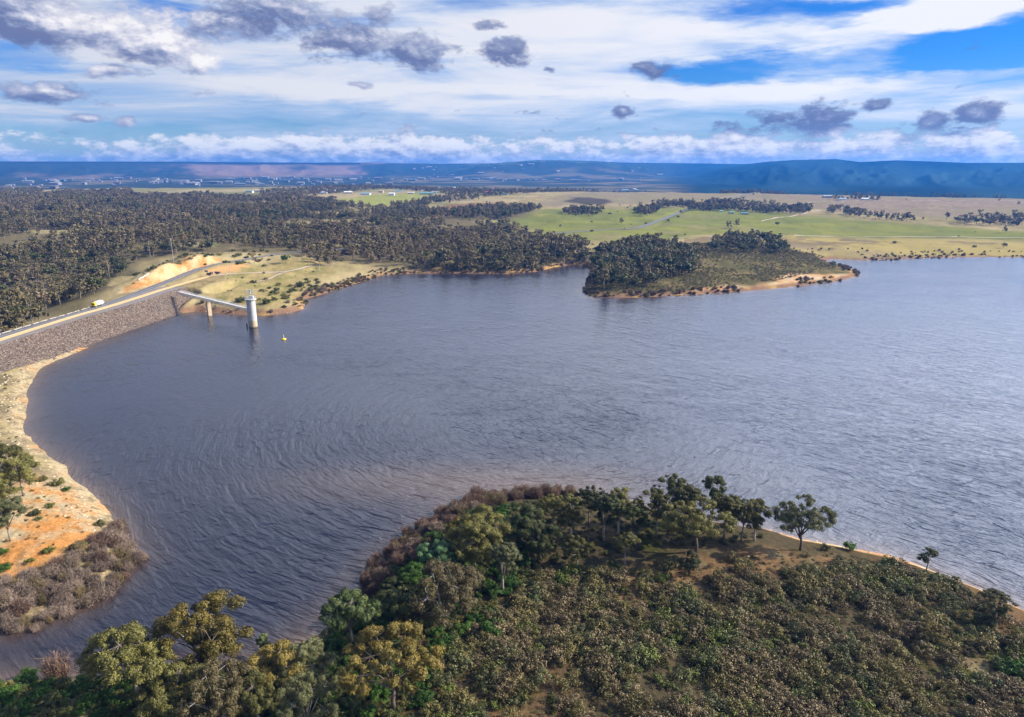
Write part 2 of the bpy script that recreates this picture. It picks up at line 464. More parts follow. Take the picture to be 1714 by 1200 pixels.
def ground(px, py, z=None):
    """world point on the ground under a pixel of the photograph"""
    a = (px - 857) / 1143; b = (600 - py) / 1143
    d = np.array([a, math.cos(PITCH) + b * math.sin(PITCH), -math.sin(PITCH) + b * math.cos(PITCH)])
    t = np.exp(np.linspace(math.log(90), math.log(13000), 500))
    x = d[0] * t; y = d[1] * t; zz = CAMZ + d[2] * t
    h = np.maximum(H(x, y), 0 if False else -50)
    k = np.argmax(zz < h)
    if k == 0:
        k = 499
    t0, t1 = t[k - 1], t[k]
    tt = np.linspace(t0, t1, 16)
    hh = H(d[0] * tt, d[1] * tt); q = CAMZ + d[2] * tt < hh
    j = np.argmax(q) if q.any() else 15
    return float(d[0] * tt[j]), float(d[1] * tt[j]), float(hh[j])


def gp(px, py, z=8):
    if py < 324: return g0(px, py, 16)
    x, y, _ = ground(px, py)
    return (x, y) if math.hypot(x, y) < 2600 else g0(px, py, z)


# ------------------------------------------------------------------ mesh helpers
def tag(o, label=None, cat=None, group=None, kind=None):
    if label: o["label"] = label
    if cat: o["category"] = cat
    if group: o["group"] = group
    if kind: o["kind"] = kind
    return o


def link(name, me, mats=None, parent=None, loc=None):
    o = bpy.data.objects.new(name, me)
    col.objects.link(o)
    if mats is not None and me is not None:
        for m_ in (mats if isinstance(mats, (list, tuple)) else [mats]):
            if m_.name not in me.materials:
                me.materials.append(m_)
    if parent is not None:
        o.parent = parent
    if loc is not None:
        o.location = loc
    return o


def empty(name, loc, rz=0.0):
    o = bpy.data.objects.new(name, None); col.objects.link(o)
    o.location = loc; o.rotation_euler = (0, 0, rz); o.empty_display_size = .5
    return o


def np_mesh(name, V, F, smooth=False, attrs=None, matidx=None):
    """V (n,3); F (m,k) all of one size"""
    V = np.asarray(V, np.float32); F = np.asarray(F, np.int32)
    me = bpy.data.meshes.new(name)
    me.vertices.add(len(V)); me.vertices.foreach_set("co", V.ravel())
    k = F.shape[1]
    me.loops.add(F.size); me.loops.foreach_set("vertex_index", F.ravel())
    me.polygons.add(len(F)); me.polygons.foreach_set("loop_start", np.arange(0, F.size, k, dtype=np.int32))
    me.polygons.foreach_set("loop_total", np.full(len(F), k, np.int32))
    me.polygons.foreach_set("use_smooth", np.full(len(F), smooth))
    if matidx is not None:
        me.polygons.foreach_set("material_index", np.asarray(matidx, np.int32))
    me.update(calc_edges=True)
    for nm, (dom, typ, arr) in (attrs or {}).items():
        at = me.attributes.new(nm, typ, dom)
        at.data.foreach_set({'FLOAT': 'value', 'FLOAT_VECTOR': 'vector', 'FLOAT_COLOR': 'color'}[typ], np.asarray(arr, np.float32).ravel())
    return me


class MB:
    """collects boxes, tubes, lathes; quads and tris mixed"""
    def __init__(s):
        s.v = []; s.f = []

    def box(s, c, size, rz=0.0, rx=0.0):
        hx, hy, hz_ = size[0] / 2, size[1] / 2, size[2] / 2
        b = len(s.v)
        for dx_, dy_, dz_ in ((-1, -1, -1), (1, -1, -1), (1, 1, -1), (-1, 1, -1), (-1, -1, 1), (1, -1, 1), (1, 1, 1), (-1, 1, 1)):
            x, y, z = dx_ * hx, dy_ * hy, dz_ * hz_
            y, z = y * math.cos(rx) - z * math.sin(rx), y * math.sin(rx) + z * math.cos(rx)
            s.v.append((c[0] + x * math.cos(rz) - y * math.sin(rz), c[1] + x * math.sin(rz) + y * math.cos(rz), c[2] + z))
        for q in ((0, 3, 2, 1), (4, 5, 6, 7), (0, 1, 5, 4), (1, 2, 6, 5), (2, 3, 7, 6), (3, 0, 4, 7)):
            s.f.append(tuple(b + i for i in q))
        return s

    def tube(s, pts, rad, n=8, cap=True):
        pts = [np.array(p, float) for p in pts]
        if not hasattr(rad, "__len__"): rad = [rad] * len(pts)
        rings = []
        up0 = np.array([0, 0, 1.0])
        for i, p in enumerate(pts):
            t = pts[min(i + 1, len(pts) - 1)] - pts[max(i - 1, 0)]
            t = t / (np.linalg.norm(t) + 1e-9)
            a = np.cross(t, up0 if abs(t[2]) < .95 else np.array([1.0, 0, 0])); a /= np.linalg.norm(a)
            b_ = np.cross(t, a)
            rings.append(len(s.v))
            for k in range(n):
                q = p + rad[i] * (math.cos(2 * math.pi * k / n) * a + math.sin(2 * math.pi * k / n) * b_)
                s.v.append(tuple(q))
        for i in range(len(pts) - 1):
            for k in range(n):
                s.f.append((rings[i] + k, rings[i] + (k + 1) % n, rings[i + 1] + (k + 1) % n, rings[i + 1] + k))
        if cap:
            s.f.append(tuple(rings[0] + k for k in range(n))[::-1]); s.f.append(tuple(rings[-1] + k for k in range(n)))
        return s

    def lathe(s, prof, n=32, c=(0, 0)):
        """prof: (r, z) list"""
        b = len(s.v)
        for r, z in prof:
            for k in range(n):
                s.v.append((c[0] + r * math.cos(2 * math.pi * k / n), c[1] + r * math.sin(2 * math.pi * k / n), z))
        for i in range(len(prof) - 1):
            for k in range(n):
                s.f.append((b + i * n + k, b + i * n + (k + 1) % n, b + (i + 1) * n + (k + 1) % n, b + (i + 1) * n + k))
        s.f.append(tuple(b + k for k in range(n))[::-1]); s.f.append(tuple(b + (len(prof) - 1) * n + k for k in range(n)))
        return s

    def poly(s, pts, thick):
        """upright extruded outline: pts in (y,z), thickness in x"""
        b = len(s.v); n = len(pts)
        for sx in (-thick / 2, thick / 2):
            for (y, z) in pts:
                s.v.append((sx, y, z))
        s.f.append(tuple(b + i for i in range(n))[::-1]); s.f.append(tuple(b + n + i for i in range(n)))
        for i in range(n):
            s.f.append((b + i, b + (i + 1) % n, b + n + (i + 1) % n, b + n + i))
        return s

    def build(s, name, mat, parent=None, loc=None, smooth=False):
        me = bpy.data.meshes.new(name); me.from_pydata(s.v, [], s.f); me.update()
        if smooth:
            me.polygons.foreach_set("use_smooth", [True] * len(me.polygons))
        return link(name, me, mat, parent, loc)


# ------------------------------------------------------------------ materials
def material(name):
    m_ = bpy.data.materials.new(name); m_.use_nodes = True
    t = NT(m_.node_tree); bs = t.n["Principled BSDF"]
    return m_, t, bs


def simple(name, c, rough=.7, metal=0.0, vary=.25, scale=1.0, bump=.0):
    m_, t, b = material(name)
    p = t.obj()
    f = t.noise(p, scale, 5, .6)
    cc = t.mix(t.mr(f, .3, .7), tuple(v * (1 - vary) for v in c), tuple(min(1, v * (1 + vary)) for v in c))
    t.l.new(cc, b.inputs["Base Color"]); b.inputs["Roughness"].default_value = rough; b.inputs["Metallic"].default_value = metal
    if bump:
        bn = t.n.new("ShaderNodeBump"); bn.inputs["Strength"].default_value = bump; bn.inputs["Distance"].default_value = .05
        t.l.new(f, bn.inputs["Height"]); t.l.new(bn.outputs[0], b.inputs["Normal"])
    return m_


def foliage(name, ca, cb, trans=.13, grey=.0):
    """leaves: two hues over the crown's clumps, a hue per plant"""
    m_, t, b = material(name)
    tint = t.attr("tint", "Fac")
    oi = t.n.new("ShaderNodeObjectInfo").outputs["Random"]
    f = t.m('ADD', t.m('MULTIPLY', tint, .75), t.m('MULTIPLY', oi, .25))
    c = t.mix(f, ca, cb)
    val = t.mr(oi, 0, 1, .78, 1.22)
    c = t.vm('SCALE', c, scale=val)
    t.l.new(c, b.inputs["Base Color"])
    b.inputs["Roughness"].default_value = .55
    b.inputs["Specular IOR Level"].default_value = .25
    tr = t.n.new("ShaderNodeBsdfTranslucent"); t.l.new(c, tr.inputs[0])
    mx = t.n.new("ShaderNodeMixShader"); mx.inputs[0].default_value = trans
    t.l.new(b.outputs[0], mx.inputs[1]); t.l.new(tr.outputs[0], mx.inputs[2])
    t.l.new(mx.outputs[0], t.n["Material Output"].inputs[0])
    return m_


M = {}
M['olive'] = foliage('leaves_olive', (0.036, 0.046, 0.013), (0.225, 0.2, 0.052))
M['dark'] = foliage('leaves_dark', (0.022, 0.034, 0.009), (0.115, 0.125, 0.036))
M['gold'] = foliage('leaves_gold', (0.055, 0.056, 0.013), (0.34, 0.25, 0.055))
M['grey'] = foliage('leaves_grey', (0.045, 0.058, 0.022), (0.22, 0.215, 0.09))
M['pale'] = foliage('leaves_pale', (0.045, 0.078, 0.022), (0.26, 0.31, 0.1))
M['teal'] = foliage('leaves_teal', (0.04, 0.09, 0.04), (0.14, 0.24, 0.1))
M['brown'] = foliage('leaves_brown', (0.065, 0.055, 0.024), (0.26, 0.205, 0.09))
M['green'] = foliage('leaves_green', (.016,.048,.006), (.085,.165,.020))
M['heath'] = foliage('leaves_heath', (0.042, 0.046, 0.012), (0.25, 0.205, 0.075))
M['heathbrown'] = foliage('leaves_heath_brown', (0.048, 0.037, 0.017), (0.275, 0.21, 0.105))
M['heathgreen'] = foliage('leaves_heath_green', (0.038, 0.06, 0.01), (0.175, 0.195, 0.04))
M['far'] = foliage('leaves_far', (0.04, 0.042, 0.016), (0.235, 0.185, 0.08), .10)
M['farbrown'] = foliage('leaves_far_brown', (0.07, 0.054, 0.03), (0.29, 0.215, 0.115), .10)
M['twig'] = foliage('twigs', (0.12, 0.085, 0.062), (0.34, 0.26, 0.2), .0)
M['twigred'] = foliage('twigs_red', (.085,.052,.038), (.21,.135,.095), .0)
M['bark'] = simple('bark', (.26, .22, .18), .85, vary=.5, scale=1.2)
M['barkpale'] = simple('bark_pale', (.50, .45, .38), .8, vary=.35, scale=1.0)
M['barkdark'] = simple('bark_dark', (.11, .085, .065), .85, vary=.4, scale=1.2)
M['concrete'] = simple('concrete', (.56, .55, .52), .8, vary=.12, scale=.35)
M['concretetan'] = simple('concrete_tan', (.50, .40, .27), .85, vary=.22, scale=.6)
M['steel'] = simple('galvanised_steel', (.50, .52, .54), .45, .35, vary=.15)
M['steeldark'] = simple('dark_steel', (.10, .11, .13), .5, .3)
M['white'] = simple('white_paint', (.80, .80, .78), .4, vary=.05)
M['cream'] = simple('cream_paint', (.52, .47, .36), .5, vary=.1)
M['yellow'] = simple('yellow_paint', (.80, .55, .02), .4, vary=.08)
M['black'] = simple('black_rubber', (.02, .02, .022), .7, vary=.1)
M['glass'] = simple('dark_glass', (.02, .025, .03), .1, vary=.05)
M['navy'] = simple('dark_blue_paint', (.03, .04, .06), .35, vary=.1)
M['wood'] = simple('weathered_timber', (.34, .31, .27), .85, vary=.3)
M['asphalt'] = simple('asphalt', (.125, .12, .125), .85, vary=.14, scale=.4)
M['strip'] = simple('yellow_gravel', (.66, .45, .20), .9, vary=.12, scale=.8)
M['dirt'] = simple('pale_dirt', (.47, .37, .27), .95, vary=.2, scale=.5)
M['marking'] = simple('road_paint', (.75, .75, .72), .6, vary=.1)


def hexl(h):
    return tuple(((int(h[i:i + 2], 16) / 255) ** 2.2) for i in (0, 2, 4))


# ------------------------------------------------------------------ the ground
rows = [48.0]
while rows[-1] < 11000:
    r_ = rows[-1]
    rows.append(r_ + min(max(.0014 * r_ * r_ / 100, .33), .011 * r_))
rows = np.array(rows)
cols = np.linspace(R(-58), R(58), 1120)
A2, R2 = np.meshgrid(cols, rows)
GX = (np.sin(A2) * R2).ravel(); GY = (np.cos(A2) * R2).ravel()
nr, nc = R2.shape
print("grid", nr, nc)
CLEAR_PX = [(495, 375, 42, 4), (700, 348, 70, 4), (590, 408, 26, 4), (230, 359, 40, 2), (460, 344, 60, 2.5), (720, 425, 30, 3), (370, 362, 50, 2), (760, 436, 24, 3),
            (130, 388, 50, 2.5), (320, 346, 60, 2.5), (540, 356, 60, 2.5), (650, 392, 34, 3), (400, 394, 40, 2.2), (250, 377, 44, 2), (610, 370, 60, 2.2), (60, 357, 50, 2), (330, 408, 26, 2.5), (520, 410, 24, 3), (690, 408, 22, 2.5), (820, 372, 30, 2.5)]
CLEARW = []
for cx_, cy_, rx_, ry_ in CLEAR_PX:
    x_, y_ = gp(cx_, cy_) if cy_ > 340 else g0(cx_, cy_, 14); d_ = math.hypot(x_, y_)
    CLEARW.append((x_, y_, rx_ * d_ / 1143 * 1.1, ry_ * d_ * d_ / (1143 * 88)))


def clearing(x, y):
    m_ = np.zeros(np.shape(x)); q = fbm(x, y, 60, 4, 333) * .75
    for x_, y_, a_, b_ in CLEARW:
        m_ = np.maximum(m_, 1 - np.sqrt(((x - x_) / a_) ** 2 + ((y - y_) / b_) ** 2) + q)
    return ss(-.05, .15, m_)


wx_ = fbm(GX, GY, 14, 3, 11) * 1.8; wy_ = fbm(GX, GY, 14, 3, 15) * 1.8
SD = -sdpoly(GX + wx_, GY + wy_, LAKE)
GZ = H(GX, GY, SD)
rr = np.hypot(GX, GY); aa = np.arctan2(GX, GY)

# -- what grows or lies where
Z = {
    'green': [(858, 372), (905, 352), (1000, 345), (1180, 349), (1260, 350), (1500, 372), (1714, 386), (1900, 395), (1900, 404), (1714, 404), (1550, 400), (1400, 398), (1290, 396), (1180, 394), (1110, 401), (960, 402), (868, 398)],
    'orangeshore': [(0, 830), (60, 790), (120, 815), (165, 850), (192, 872), (195, 900), (140, 925), (90, 945), (0, 990), (-80, 1000), (-80, 830)],
    'cut': [(185, 492), (215, 480), (238, 466), (262, 452), (300, 436), (345, 430), (372, 436), (340, 446), (300, 458), (255, 476), (215, 491)],
    'abut': [(330, 492), (345, 478), (372, 468), (372, 460), (335, 462), (310, 478), (308, 488)],
    'grass1': [(335, 505), (350, 482), (378, 466), (400, 445), (470, 432), (545, 440), (560, 455), (530, 470), (515, 498), (470, 515), (380, 512)],
    'orange2': [(340, 456), (400, 442), (420, 447), (390, 455), (350, 459)],
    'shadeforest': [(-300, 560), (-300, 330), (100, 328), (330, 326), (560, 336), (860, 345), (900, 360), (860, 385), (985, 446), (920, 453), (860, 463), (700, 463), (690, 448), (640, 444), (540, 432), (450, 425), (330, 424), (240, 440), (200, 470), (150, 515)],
    'islandsand': [(1290, 465), (1330, 457), (1385, 462), (1442, 458), (1442, 466), (1405, 474), (1340, 482), (1240, 490), (1130, 498), (1150, 486), (1250, 478), (1310, 472)],
    'sandpt': [(1000, 985), (1060, 955), (1180, 930), (1290, 915), (1400, 930), (1430, 945), (1330, 955), (1250, 975), (1140, 985), (1060, 1002)],
    'dryfar': [(1000, 322), (1220, 322), (1400, 326), (1714, 326), (1900, 330), (1900, 372), (1714, 372), (1560, 364), (1400, 352), (1280, 343), (1180, 336), (1000, 342), (940, 345), (870, 345)],
    'burn': [(960, 330), (1010, 333), (1035, 340), (990, 343), (950, 338)],
    'brownfield': [(700, 352), (760, 342), (830, 338), (870, 345), (800, 356), (720, 366)],
    'greenleft': [(560, 335), (620, 326), (700, 324), (740, 330), (690, 338), (640, 345)],
    'palegrass': [(1612, 1118), (1645, 1085), (1714, 1098), (1760, 1125), (1700, 1140), (1630, 1135)],
}
ZW = {k: [gp(*p) for p in v] for k, v in Z.items()}


def zone(k, soft=8.0, nz=0.0, sc=20.0, seed=0):
    d = sdpoly(GX, GY, ZW[k])
    if nz:
        d = d + fbm(GX, GY, sc, 4, seed + 100) * nz
    return ss(-soft, soft, d)[:, None]


def lerp(a, b, k):
    return a * (1 - k) + np.asarray(b) * k


n1 = fbm(GX, GY, 60, 5, 21)[:, None]; n2 = fbm(GX, GY, 9, 4, 31)[:, None]; n3 = fbm(GX, GY, 260, 4, 51)[:, None]; n4 = fbm(GX, GY, 2.6, 3, 71)[:, None]
drygrass = np.array((.30, .235, .115)); straw = np.array((.40, .31, .165)); greeng = np.array((.150, .165, .042)); lime = np.array((.245, .250, .050))
soil = np.array((.19, .115, .060)); litter = np.array((.135, .105, .062)); orange = np.array((.50, .23, .075)); sand = np.array((.42, .33, .21)); stone = np.array((.32, .25, .155))
COL = lerp(drygrass, straw, ss(-.3, .5, n1)) * (1 + .25 * n2)
COL = lerp(COL, greeng, .45 * ss(.0, .6, n3))
# foreground heath soil
fg = ((rr < 260) & (GX > -90) | (rr < 150))[:, None].astype(float)
COL = lerp(COL, lerp(lerp(litter * .6, soil * .75, ss(-.1, .4, n1 + .5 * n2)), greeng * .35, ss(.1, .6, n2)), fg)
COL = lerp(COL, lerp(soil * 1.0, litter * 1.3, ss(.0, .6, n4)), fg * zone('sandpt', 4, 6, 12, 3))
COL = lerp(COL, lerp(greeng * .7, straw * .55, ss(-.3, .3, n4 + n2)), zone('palegrass', 4, 4, 8, 9))
# left shore
COL = lerp(COL, lerp(straw * .8, litter * 1.2, ss(-.2, .3, n2 + .5 * n4)), ((GX < -75) & (rr < 400) & (rr > 125))[:, None] * 1.0)
COL = lerp(COL, lerp(lerp(orange, sand, ss(-.25, .45, n2)), orange * .8, ss(.15, .6, n4)), zone('orangeshore', 5, 8, 16, 4))
# woodland floor
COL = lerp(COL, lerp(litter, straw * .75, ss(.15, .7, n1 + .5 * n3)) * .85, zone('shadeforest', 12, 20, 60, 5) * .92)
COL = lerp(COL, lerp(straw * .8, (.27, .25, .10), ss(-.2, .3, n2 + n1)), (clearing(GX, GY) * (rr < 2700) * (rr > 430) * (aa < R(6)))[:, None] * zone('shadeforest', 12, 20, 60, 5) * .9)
fl = ((aa < R(-1)) & (rr > 1500) & (rr < 3600))[:, None]
COL = lerp(COL, lerp(straw * .9, (.20, .19, .075), ss(-.1, .35, n3 + .4 * n1)), fl * .8)
COL = lerp(COL, (.24, .195, .115), zone('dryfar', 25, 40, 120, 6) * .85)
COL = lerp(COL, np.array((.27, .20, .135)) * (1 + .3 * n2), zone('dryfar', 25, 60, 120, 16) * ss(.0, .5, n3 + .5 * n1))
COL = lerp(COL, lerp(greeng * 1.1, lime * .85, ss(-.25, .5, n1)), zone('green', 30, 50, 70, 7) * .9)
COL = lerp(COL, straw * .72, zone('green', 30, 50, 70, 7) * ss(-.1, .45, n3 - .5 * n1) * .75)
COL = lerp(COL, (.27, .28, .06), zone('greenleft', 14, 22, 50, 8) * .85)
COL = lerp(COL, (.22, .13, .07), zone('brownfield', 14, 22, 50, 8))
COL = lerp(COL, (.05, .04, .035), zone('burn', 14, 25, 50, 2) * .8)
# flats between field and water
fl2 = ss(760, 1000, rr)[:, None] * (1 - ss(1050, 1300, rr)[:, None]) * (aa > R(14))[:, None]
COL = lerp(COL, lerp((.36, .28, .10), (.17, .125, .075), ss(.05, .45, n1 + .35 * n2)), fl2 * (1 - zone('green', 14, 22, 50, 7)) * .9)
COL = lerp(COL, lerp(np.array((.36, .27, .125)), np.array((.23, .195, .075)), ss(-.3, .3, n2 + .6 * n4)) * (1 + .35 * n4), zone('grass1', 8, 8, 20, 11))
COL = lerp(COL, lerp(np.array((.58, .41, .23)), orange, ss(-.1, .4, n2 + n4 * .5)), zone('cut', 3, 11, 9, 12))
COL = lerp(COL, (.58, .29, .12), zone('orange2', 3, 5, 9, 13) * .8)
COL = lerp(COL, np.array((.27, .20, .10)) * (1 + .5 * n4), zone('abut', 3, 2, 9, 12))
isl = (sdpoly(GX, GY, [g0(*p, 5) for p in [(985, 440), (1000, 425), (1100, 415), (1250, 405), (1330, 420), (1390, 432), (1440, 455), (1400, 475), (1100, 502), (980, 500), (970, 470)]]) > 0)[:, None]
COL = lerp(COL, lerp((.095, .083, .036), (.18, .135, .065), ss(-.2, .5, n2)), isl * .95)
COL = lerp(COL, lerp(np.array((.56, .32, .16)), (.55, .43, .28), ss(-.2, .4, n2)), zone('islandsand', 5, 7, 20, 14))
# wet and bare margin
mw = np.where(rr < 400, 3.2, 6.0); mw = mw + fbm(GX, GY, 30, 3, 90) * 2.2
marg = (1 - ss(mw * .7, mw * 1.5, SD))[:, None] * (SD > -3)[:, None]
mcol = lerp(lerp(sand, orange, ss(-.1, .5, n2)), stone, ss(.1, .5, n4))
mcol = np.where((aa > R(-13))[:, None] & (rr < 420)[:, None], lerp((.52, .27, .12), (.58, .42, .26), ss(-.2, .5, n2)), mcol)
darkm = ((GX < 34) & (GX > -120) & (rr < 260))[:, None]
mcol = np.where(darkm, litter * .9, mcol)
mcol = np.where(((rr > 430) & (aa > R(-29)))[:, None], lerp((.24, .14, .09), (.42, .26, .10), ss(-.1, .5, n2)), mcol)
COL = lerp(COL, mcol, marg)
left = ((GX < -75) & (rr < 420) & (rr > 125) & (SD > 0))[:, None]
COL = lerp(COL, lerp(sand * 1.0, stone * .8, ss(-.1, .35, n4)), left * (1 - ss(3 + 2 * n2[:, 0], 8 + 4 * n2[:, 0], SD))[:, None] * (.45 + .5 * ss(-.3, .3, n4)))
# far side of the valley
fv = np.where(aa > R(6), ss(2450, 2700, rr), ss(3250, 3700, rr))[:, None]
far = lerp((.050, .062, .048), (.18, .145, .085), ss(.02, .45, n3 + fbm(GX, GY, 700, 3, 77)[:, None] * .6))
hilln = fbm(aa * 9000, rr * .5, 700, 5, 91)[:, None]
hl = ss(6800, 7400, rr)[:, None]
hillc = lerp((.045, .058, .045), (.27, .18, .13), ss(.0, .5, hilln + .25 * (1 - ss(-.35, .05, aa[:, None])) - .1))  # dark patches: forest, and cloud shadows put into the hill colour
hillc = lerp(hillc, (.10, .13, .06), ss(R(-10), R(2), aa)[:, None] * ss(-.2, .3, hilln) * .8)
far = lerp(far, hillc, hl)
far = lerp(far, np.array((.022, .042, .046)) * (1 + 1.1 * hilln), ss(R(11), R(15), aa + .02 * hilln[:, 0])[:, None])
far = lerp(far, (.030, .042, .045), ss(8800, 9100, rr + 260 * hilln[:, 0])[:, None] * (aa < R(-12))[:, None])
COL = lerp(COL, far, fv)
COL = np.clip(COL, .01, .8)
rock = np.clip(ss(10, 3, SD) * (SD > -2) * (rr < 480) * (GX < -60) + zone('cut', 3, 5, 9, 12)[:, 0] * .8 + zone('orangeshore', 5, 8, 16, 4)[:, 0] * .5, 0, 1)

idx = np.arange(nr * nc).reshape(nr, nc)
F = np.stack([idx[:-1, :-1], idx[:-1, 1:], idx[1:, 1:], idx[1:, :-1]], -1).reshape(-1, 4)
col4 = np.concatenate([COL, np.ones((len(COL), 1))], 1)
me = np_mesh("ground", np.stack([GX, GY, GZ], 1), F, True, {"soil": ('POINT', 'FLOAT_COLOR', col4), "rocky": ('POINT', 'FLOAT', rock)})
gm, t, b = material("ground")
p = t.pos()
c = t.attr("soil")
f1 = t.noise(p, 1.3, 6, .65); f2 = t.noise(p, .16, 5, .6)
c = t.mix(t.mr(f1, .28, .72), t.vm('SCALE', c, scale=.66), t.vm('SCALE', c, scale=1.3))
c = t.mix(t.mr(f2, .3, .7, 0, .5), c, t.vm('MULTIPLY', c, (.80, .92, .82)))
vr = t.voro(p, 1.5); rk = t.attr("rocky", "Fac")
stc = t.ramp(t.sep(vr)[0], [(0, (.35, .33, .30)), (.5, (.8, .75, .7)), (1, (1.45, 1.4, 1.3))])
c = t.mix(t.m('MULTIPLY', rk, .45), c, t.vm('MULTIPLY', c, stc))
t.l.new(c, b.inputs["Base Color"]); b.inputs["Roughness"].default_value = .95; b.inputs["Specular IOR Level"].default_value = .0
bn = t.n.new("ShaderNodeBump"); bn.inputs["Strength"].default_value = .6; bn.inputs["Distance"].default_value = .25
hh_ = t.m('ADD', f1, t.m('MULTIPLY', t.m('MULTIPLY', t.voro(p, 1.5, out="Distance"), rk), -.6))
t.l.new(hh_, bn.inputs["Height"]); t.l.new(bn.outputs[0], b.inputs["Normal"])
go = link("ground", me, gm); tag(go, "rolling ground of grass, bare soil and shore around the reservoir", kind="structure")

# ------------------------------------------------------------------ the water
keep = (SD < 9).reshape(nr, nc)
wr = R2[:, 0] < 1500
kc = keep[:-1, :-1] & keep[1:, :-1] & keep[:-1, 1:] & keep[1:, 1:] & wr[:-1, None]
FW = F.reshape(nr - 1, nc - 1, 4)[kc]
used = np.unique(FW); remap = np.full(nr * nc, -1); remap[used] = np.arange(len(used))
wxv, wyv, wsd = GX[used], GY[used], -SD[used]
C1 = np.array(g0(900, 690)); kdir = np.array((-.73, -.683)); kper = np.array((kdir[1], -kdir[0]))
dxv, dyv = wxv - C1[0], wyv - C1[1]
u = dxv * kdir[0] + dyv * kdir[1]; v = dxv * kper[0] + dyv * kper[1]
wav = np.stack([u, v, np.zeros_like(u)], 1)
ub = np.hypot(dxv, dyv); vb = np.arctan2(dxv, -dyv) * 190
wavb = np.stack([ub, vb, np.zeros_like(u)], 1)
mc = np.array(g0(420, 880))
bend = ss(200, 120, np.hypot((wxv - mc[0]) * .9, (wyv - mc[1]) * 1.0)) * ss(25, 75, ub) * (1 - ss(1.5, 2.4, np.abs(np.arctan2(dxv, -dyv))))
shal = .85 * np.exp(-np.maximum(wsd, 0) / np.where(np.hypot(wxv, wyv) < 420, 4.5, 5.0))
tip = np.array(g0(830, 826)); shal = np.clip(shal + .60 * np.exp(-((wxv - tip[0]) / 60) ** 2 - ((wyv - tip[1] - 8) / 16) ** 2), 0, 1)
me = np_mesh("water", np.stack([wxv, wyv, np.zeros_like(wxv)], 1), remap[FW], True,
             {"wave": ('POINT', 'FLOAT_VECTOR', wav), "wavebent": ('POINT', 'FLOAT_VECTOR', wavb), "bend": ('POINT', 'FLOAT', bend), "shallow": ('POINT', 'FLOAT', shal)})
wm, t, b = material("water")
wv = t.attr("wave", "Vector"); sh = t.attr("shallow", "Fac"); p = t.pos()
warp = t.noise(p, .035, 3, .5, out=1)
def waves(wv_, wa=9, k=1.0):
    wv2 = t.vm('ADD', wv_, t.vm('SCALE', t.vm('SUBTRACT', warp, (.5, .5, .5)), scale=wa))
    a1 = t.noise(t.vm('MULTIPLY', wv2, (.18, .035 * k, 1)), 1.0, 2, .5, dist=.3 * k)
    a2 = t.noise(t.vm('MULTIPLY', wv2, (.62, .12 * k, 1)), 1.0, 2, .5, dist=.4 * k)
    a3 = t.noise(t.vm('MULTIPLY', wv2, (1.7, .5, 1)), 1.0, 3, .6)
    def ridge(a):
        q = t.m('ABSOLUTE', t.m('MULTIPLY', t.m('SUBTRACT', a, .5), 4.2))
        return t.m('SUBTRACT', 1.0, t.m('MINIMUM', q, 1.0))
    return t.m('ADD', t.m('ADD', t.m('MULTIPLY', ridge(a1), .42), t.m('MULTIPLY', ridge(a2), .17)), t.m('MULTIPLY', a3, .16))
wmx = t.n.new("ShaderNodeMix"); wmx.data_type = 'FLOAT'
t.l.new(t.attr("bend", "Fac"), wmx.inputs[0]); t.l.new(waves(wv), wmx.inputs[2]); t.l.new(waves(t.attr("wavebent", "Vector"), 6, .5), wmx.inputs[3])
a4 = t.noise(p, 2.6, 3, .6)
hgt = t.m('ADD', wmx.outputs[0], t.m('MULTIPLY', a4, .05))
gust = t.mr(t.noise(t.vm('MULTIPLY', p, (.6, 1, 1)), .011, 4, .55), .3, .7, .6, 1.15)
gust = t.m('MULTIPLY', gust, t.ramp(t.mr(t.vm('LENGTH', p), 100, 700, 0, 1), [(0, (1, 1, 1)), (.2, (.85,) * 3), (.4, (.50,) * 3), (.7, (.38,) * 3), (1, (.30,) * 3)]))
bn = t.n.new("ShaderNodeBump"); bn.inputs["Distance"].default_value = 1.0
t.l.new(gust, bn.inputs["Strength"])
t.l.new(hgt, bn.inputs["Height"])
deep = t.mix(t.mr(t.noise(p, .009, 3, .5), .35, .65), (.008, .010, .023), (.014, .017, .032))
cw = t.mix(sh, deep, (.15, .10, .065))
t.l.new(cw, b.inputs["Base Color"]); b.inputs["Roughness"].default_value = .20; b.inputs["IOR"].default_value = 1.45
t.l.new(bn.outputs[0], b.inputs["Normal"])
wo = link("water", me, wm); tag(wo, "wind-rippled blue grey water of the reservoir", kind="structure")


def hz_at(x, y):
    return float(H(np.array([x]), np.array([y]))[0])


# ------------------------------------------------------------------ ribbons: roads and tracks
def ribbon(name, pts, width, mat, lift=.05, label=None, u0=0.0, follow=False, jitter=0.0):
    L = offset_line(pts, u0 - width / 2); Rr = offset_line(pts, u0 + width / 2)
    n = len(pts); V = []
    for i in range(n):
        j1 = jitter * (vn(i * .35, 3.0, 5) - .5); j2 = jitter * (vn(i * .35, 9.0, 6) - .5)
        for k in range(5):
            q = L[i] * (1 - k / 4) + Rr[i] * (k / 4)
            dd = (L[i] - Rr[i]) / (np.linalg.norm(L[i] - Rr[i]) + 1e-9) * (j1 if k < 2 else j2 if k > 2 else 0)
            q = q + dd
            V.append((q[0], q[1], pts[i][2] + lift))
    V = np.array(V)
    if follow:
        V[:, 2] = np.maximum(H(V[:, 0], V[:, 1]), pts[:, 2].repeat(5) - .12) + lift
    F_ = [(i * 5 + k, (i + 1) * 5 + k, (i + 1) * 5 + k + 1, i * 5 + k + 1) for i in range(n - 1) for k in range(4)]
    return tag(link(name, np_mesh(name, V, np.array(F_), True), mat), label, kind="structure")


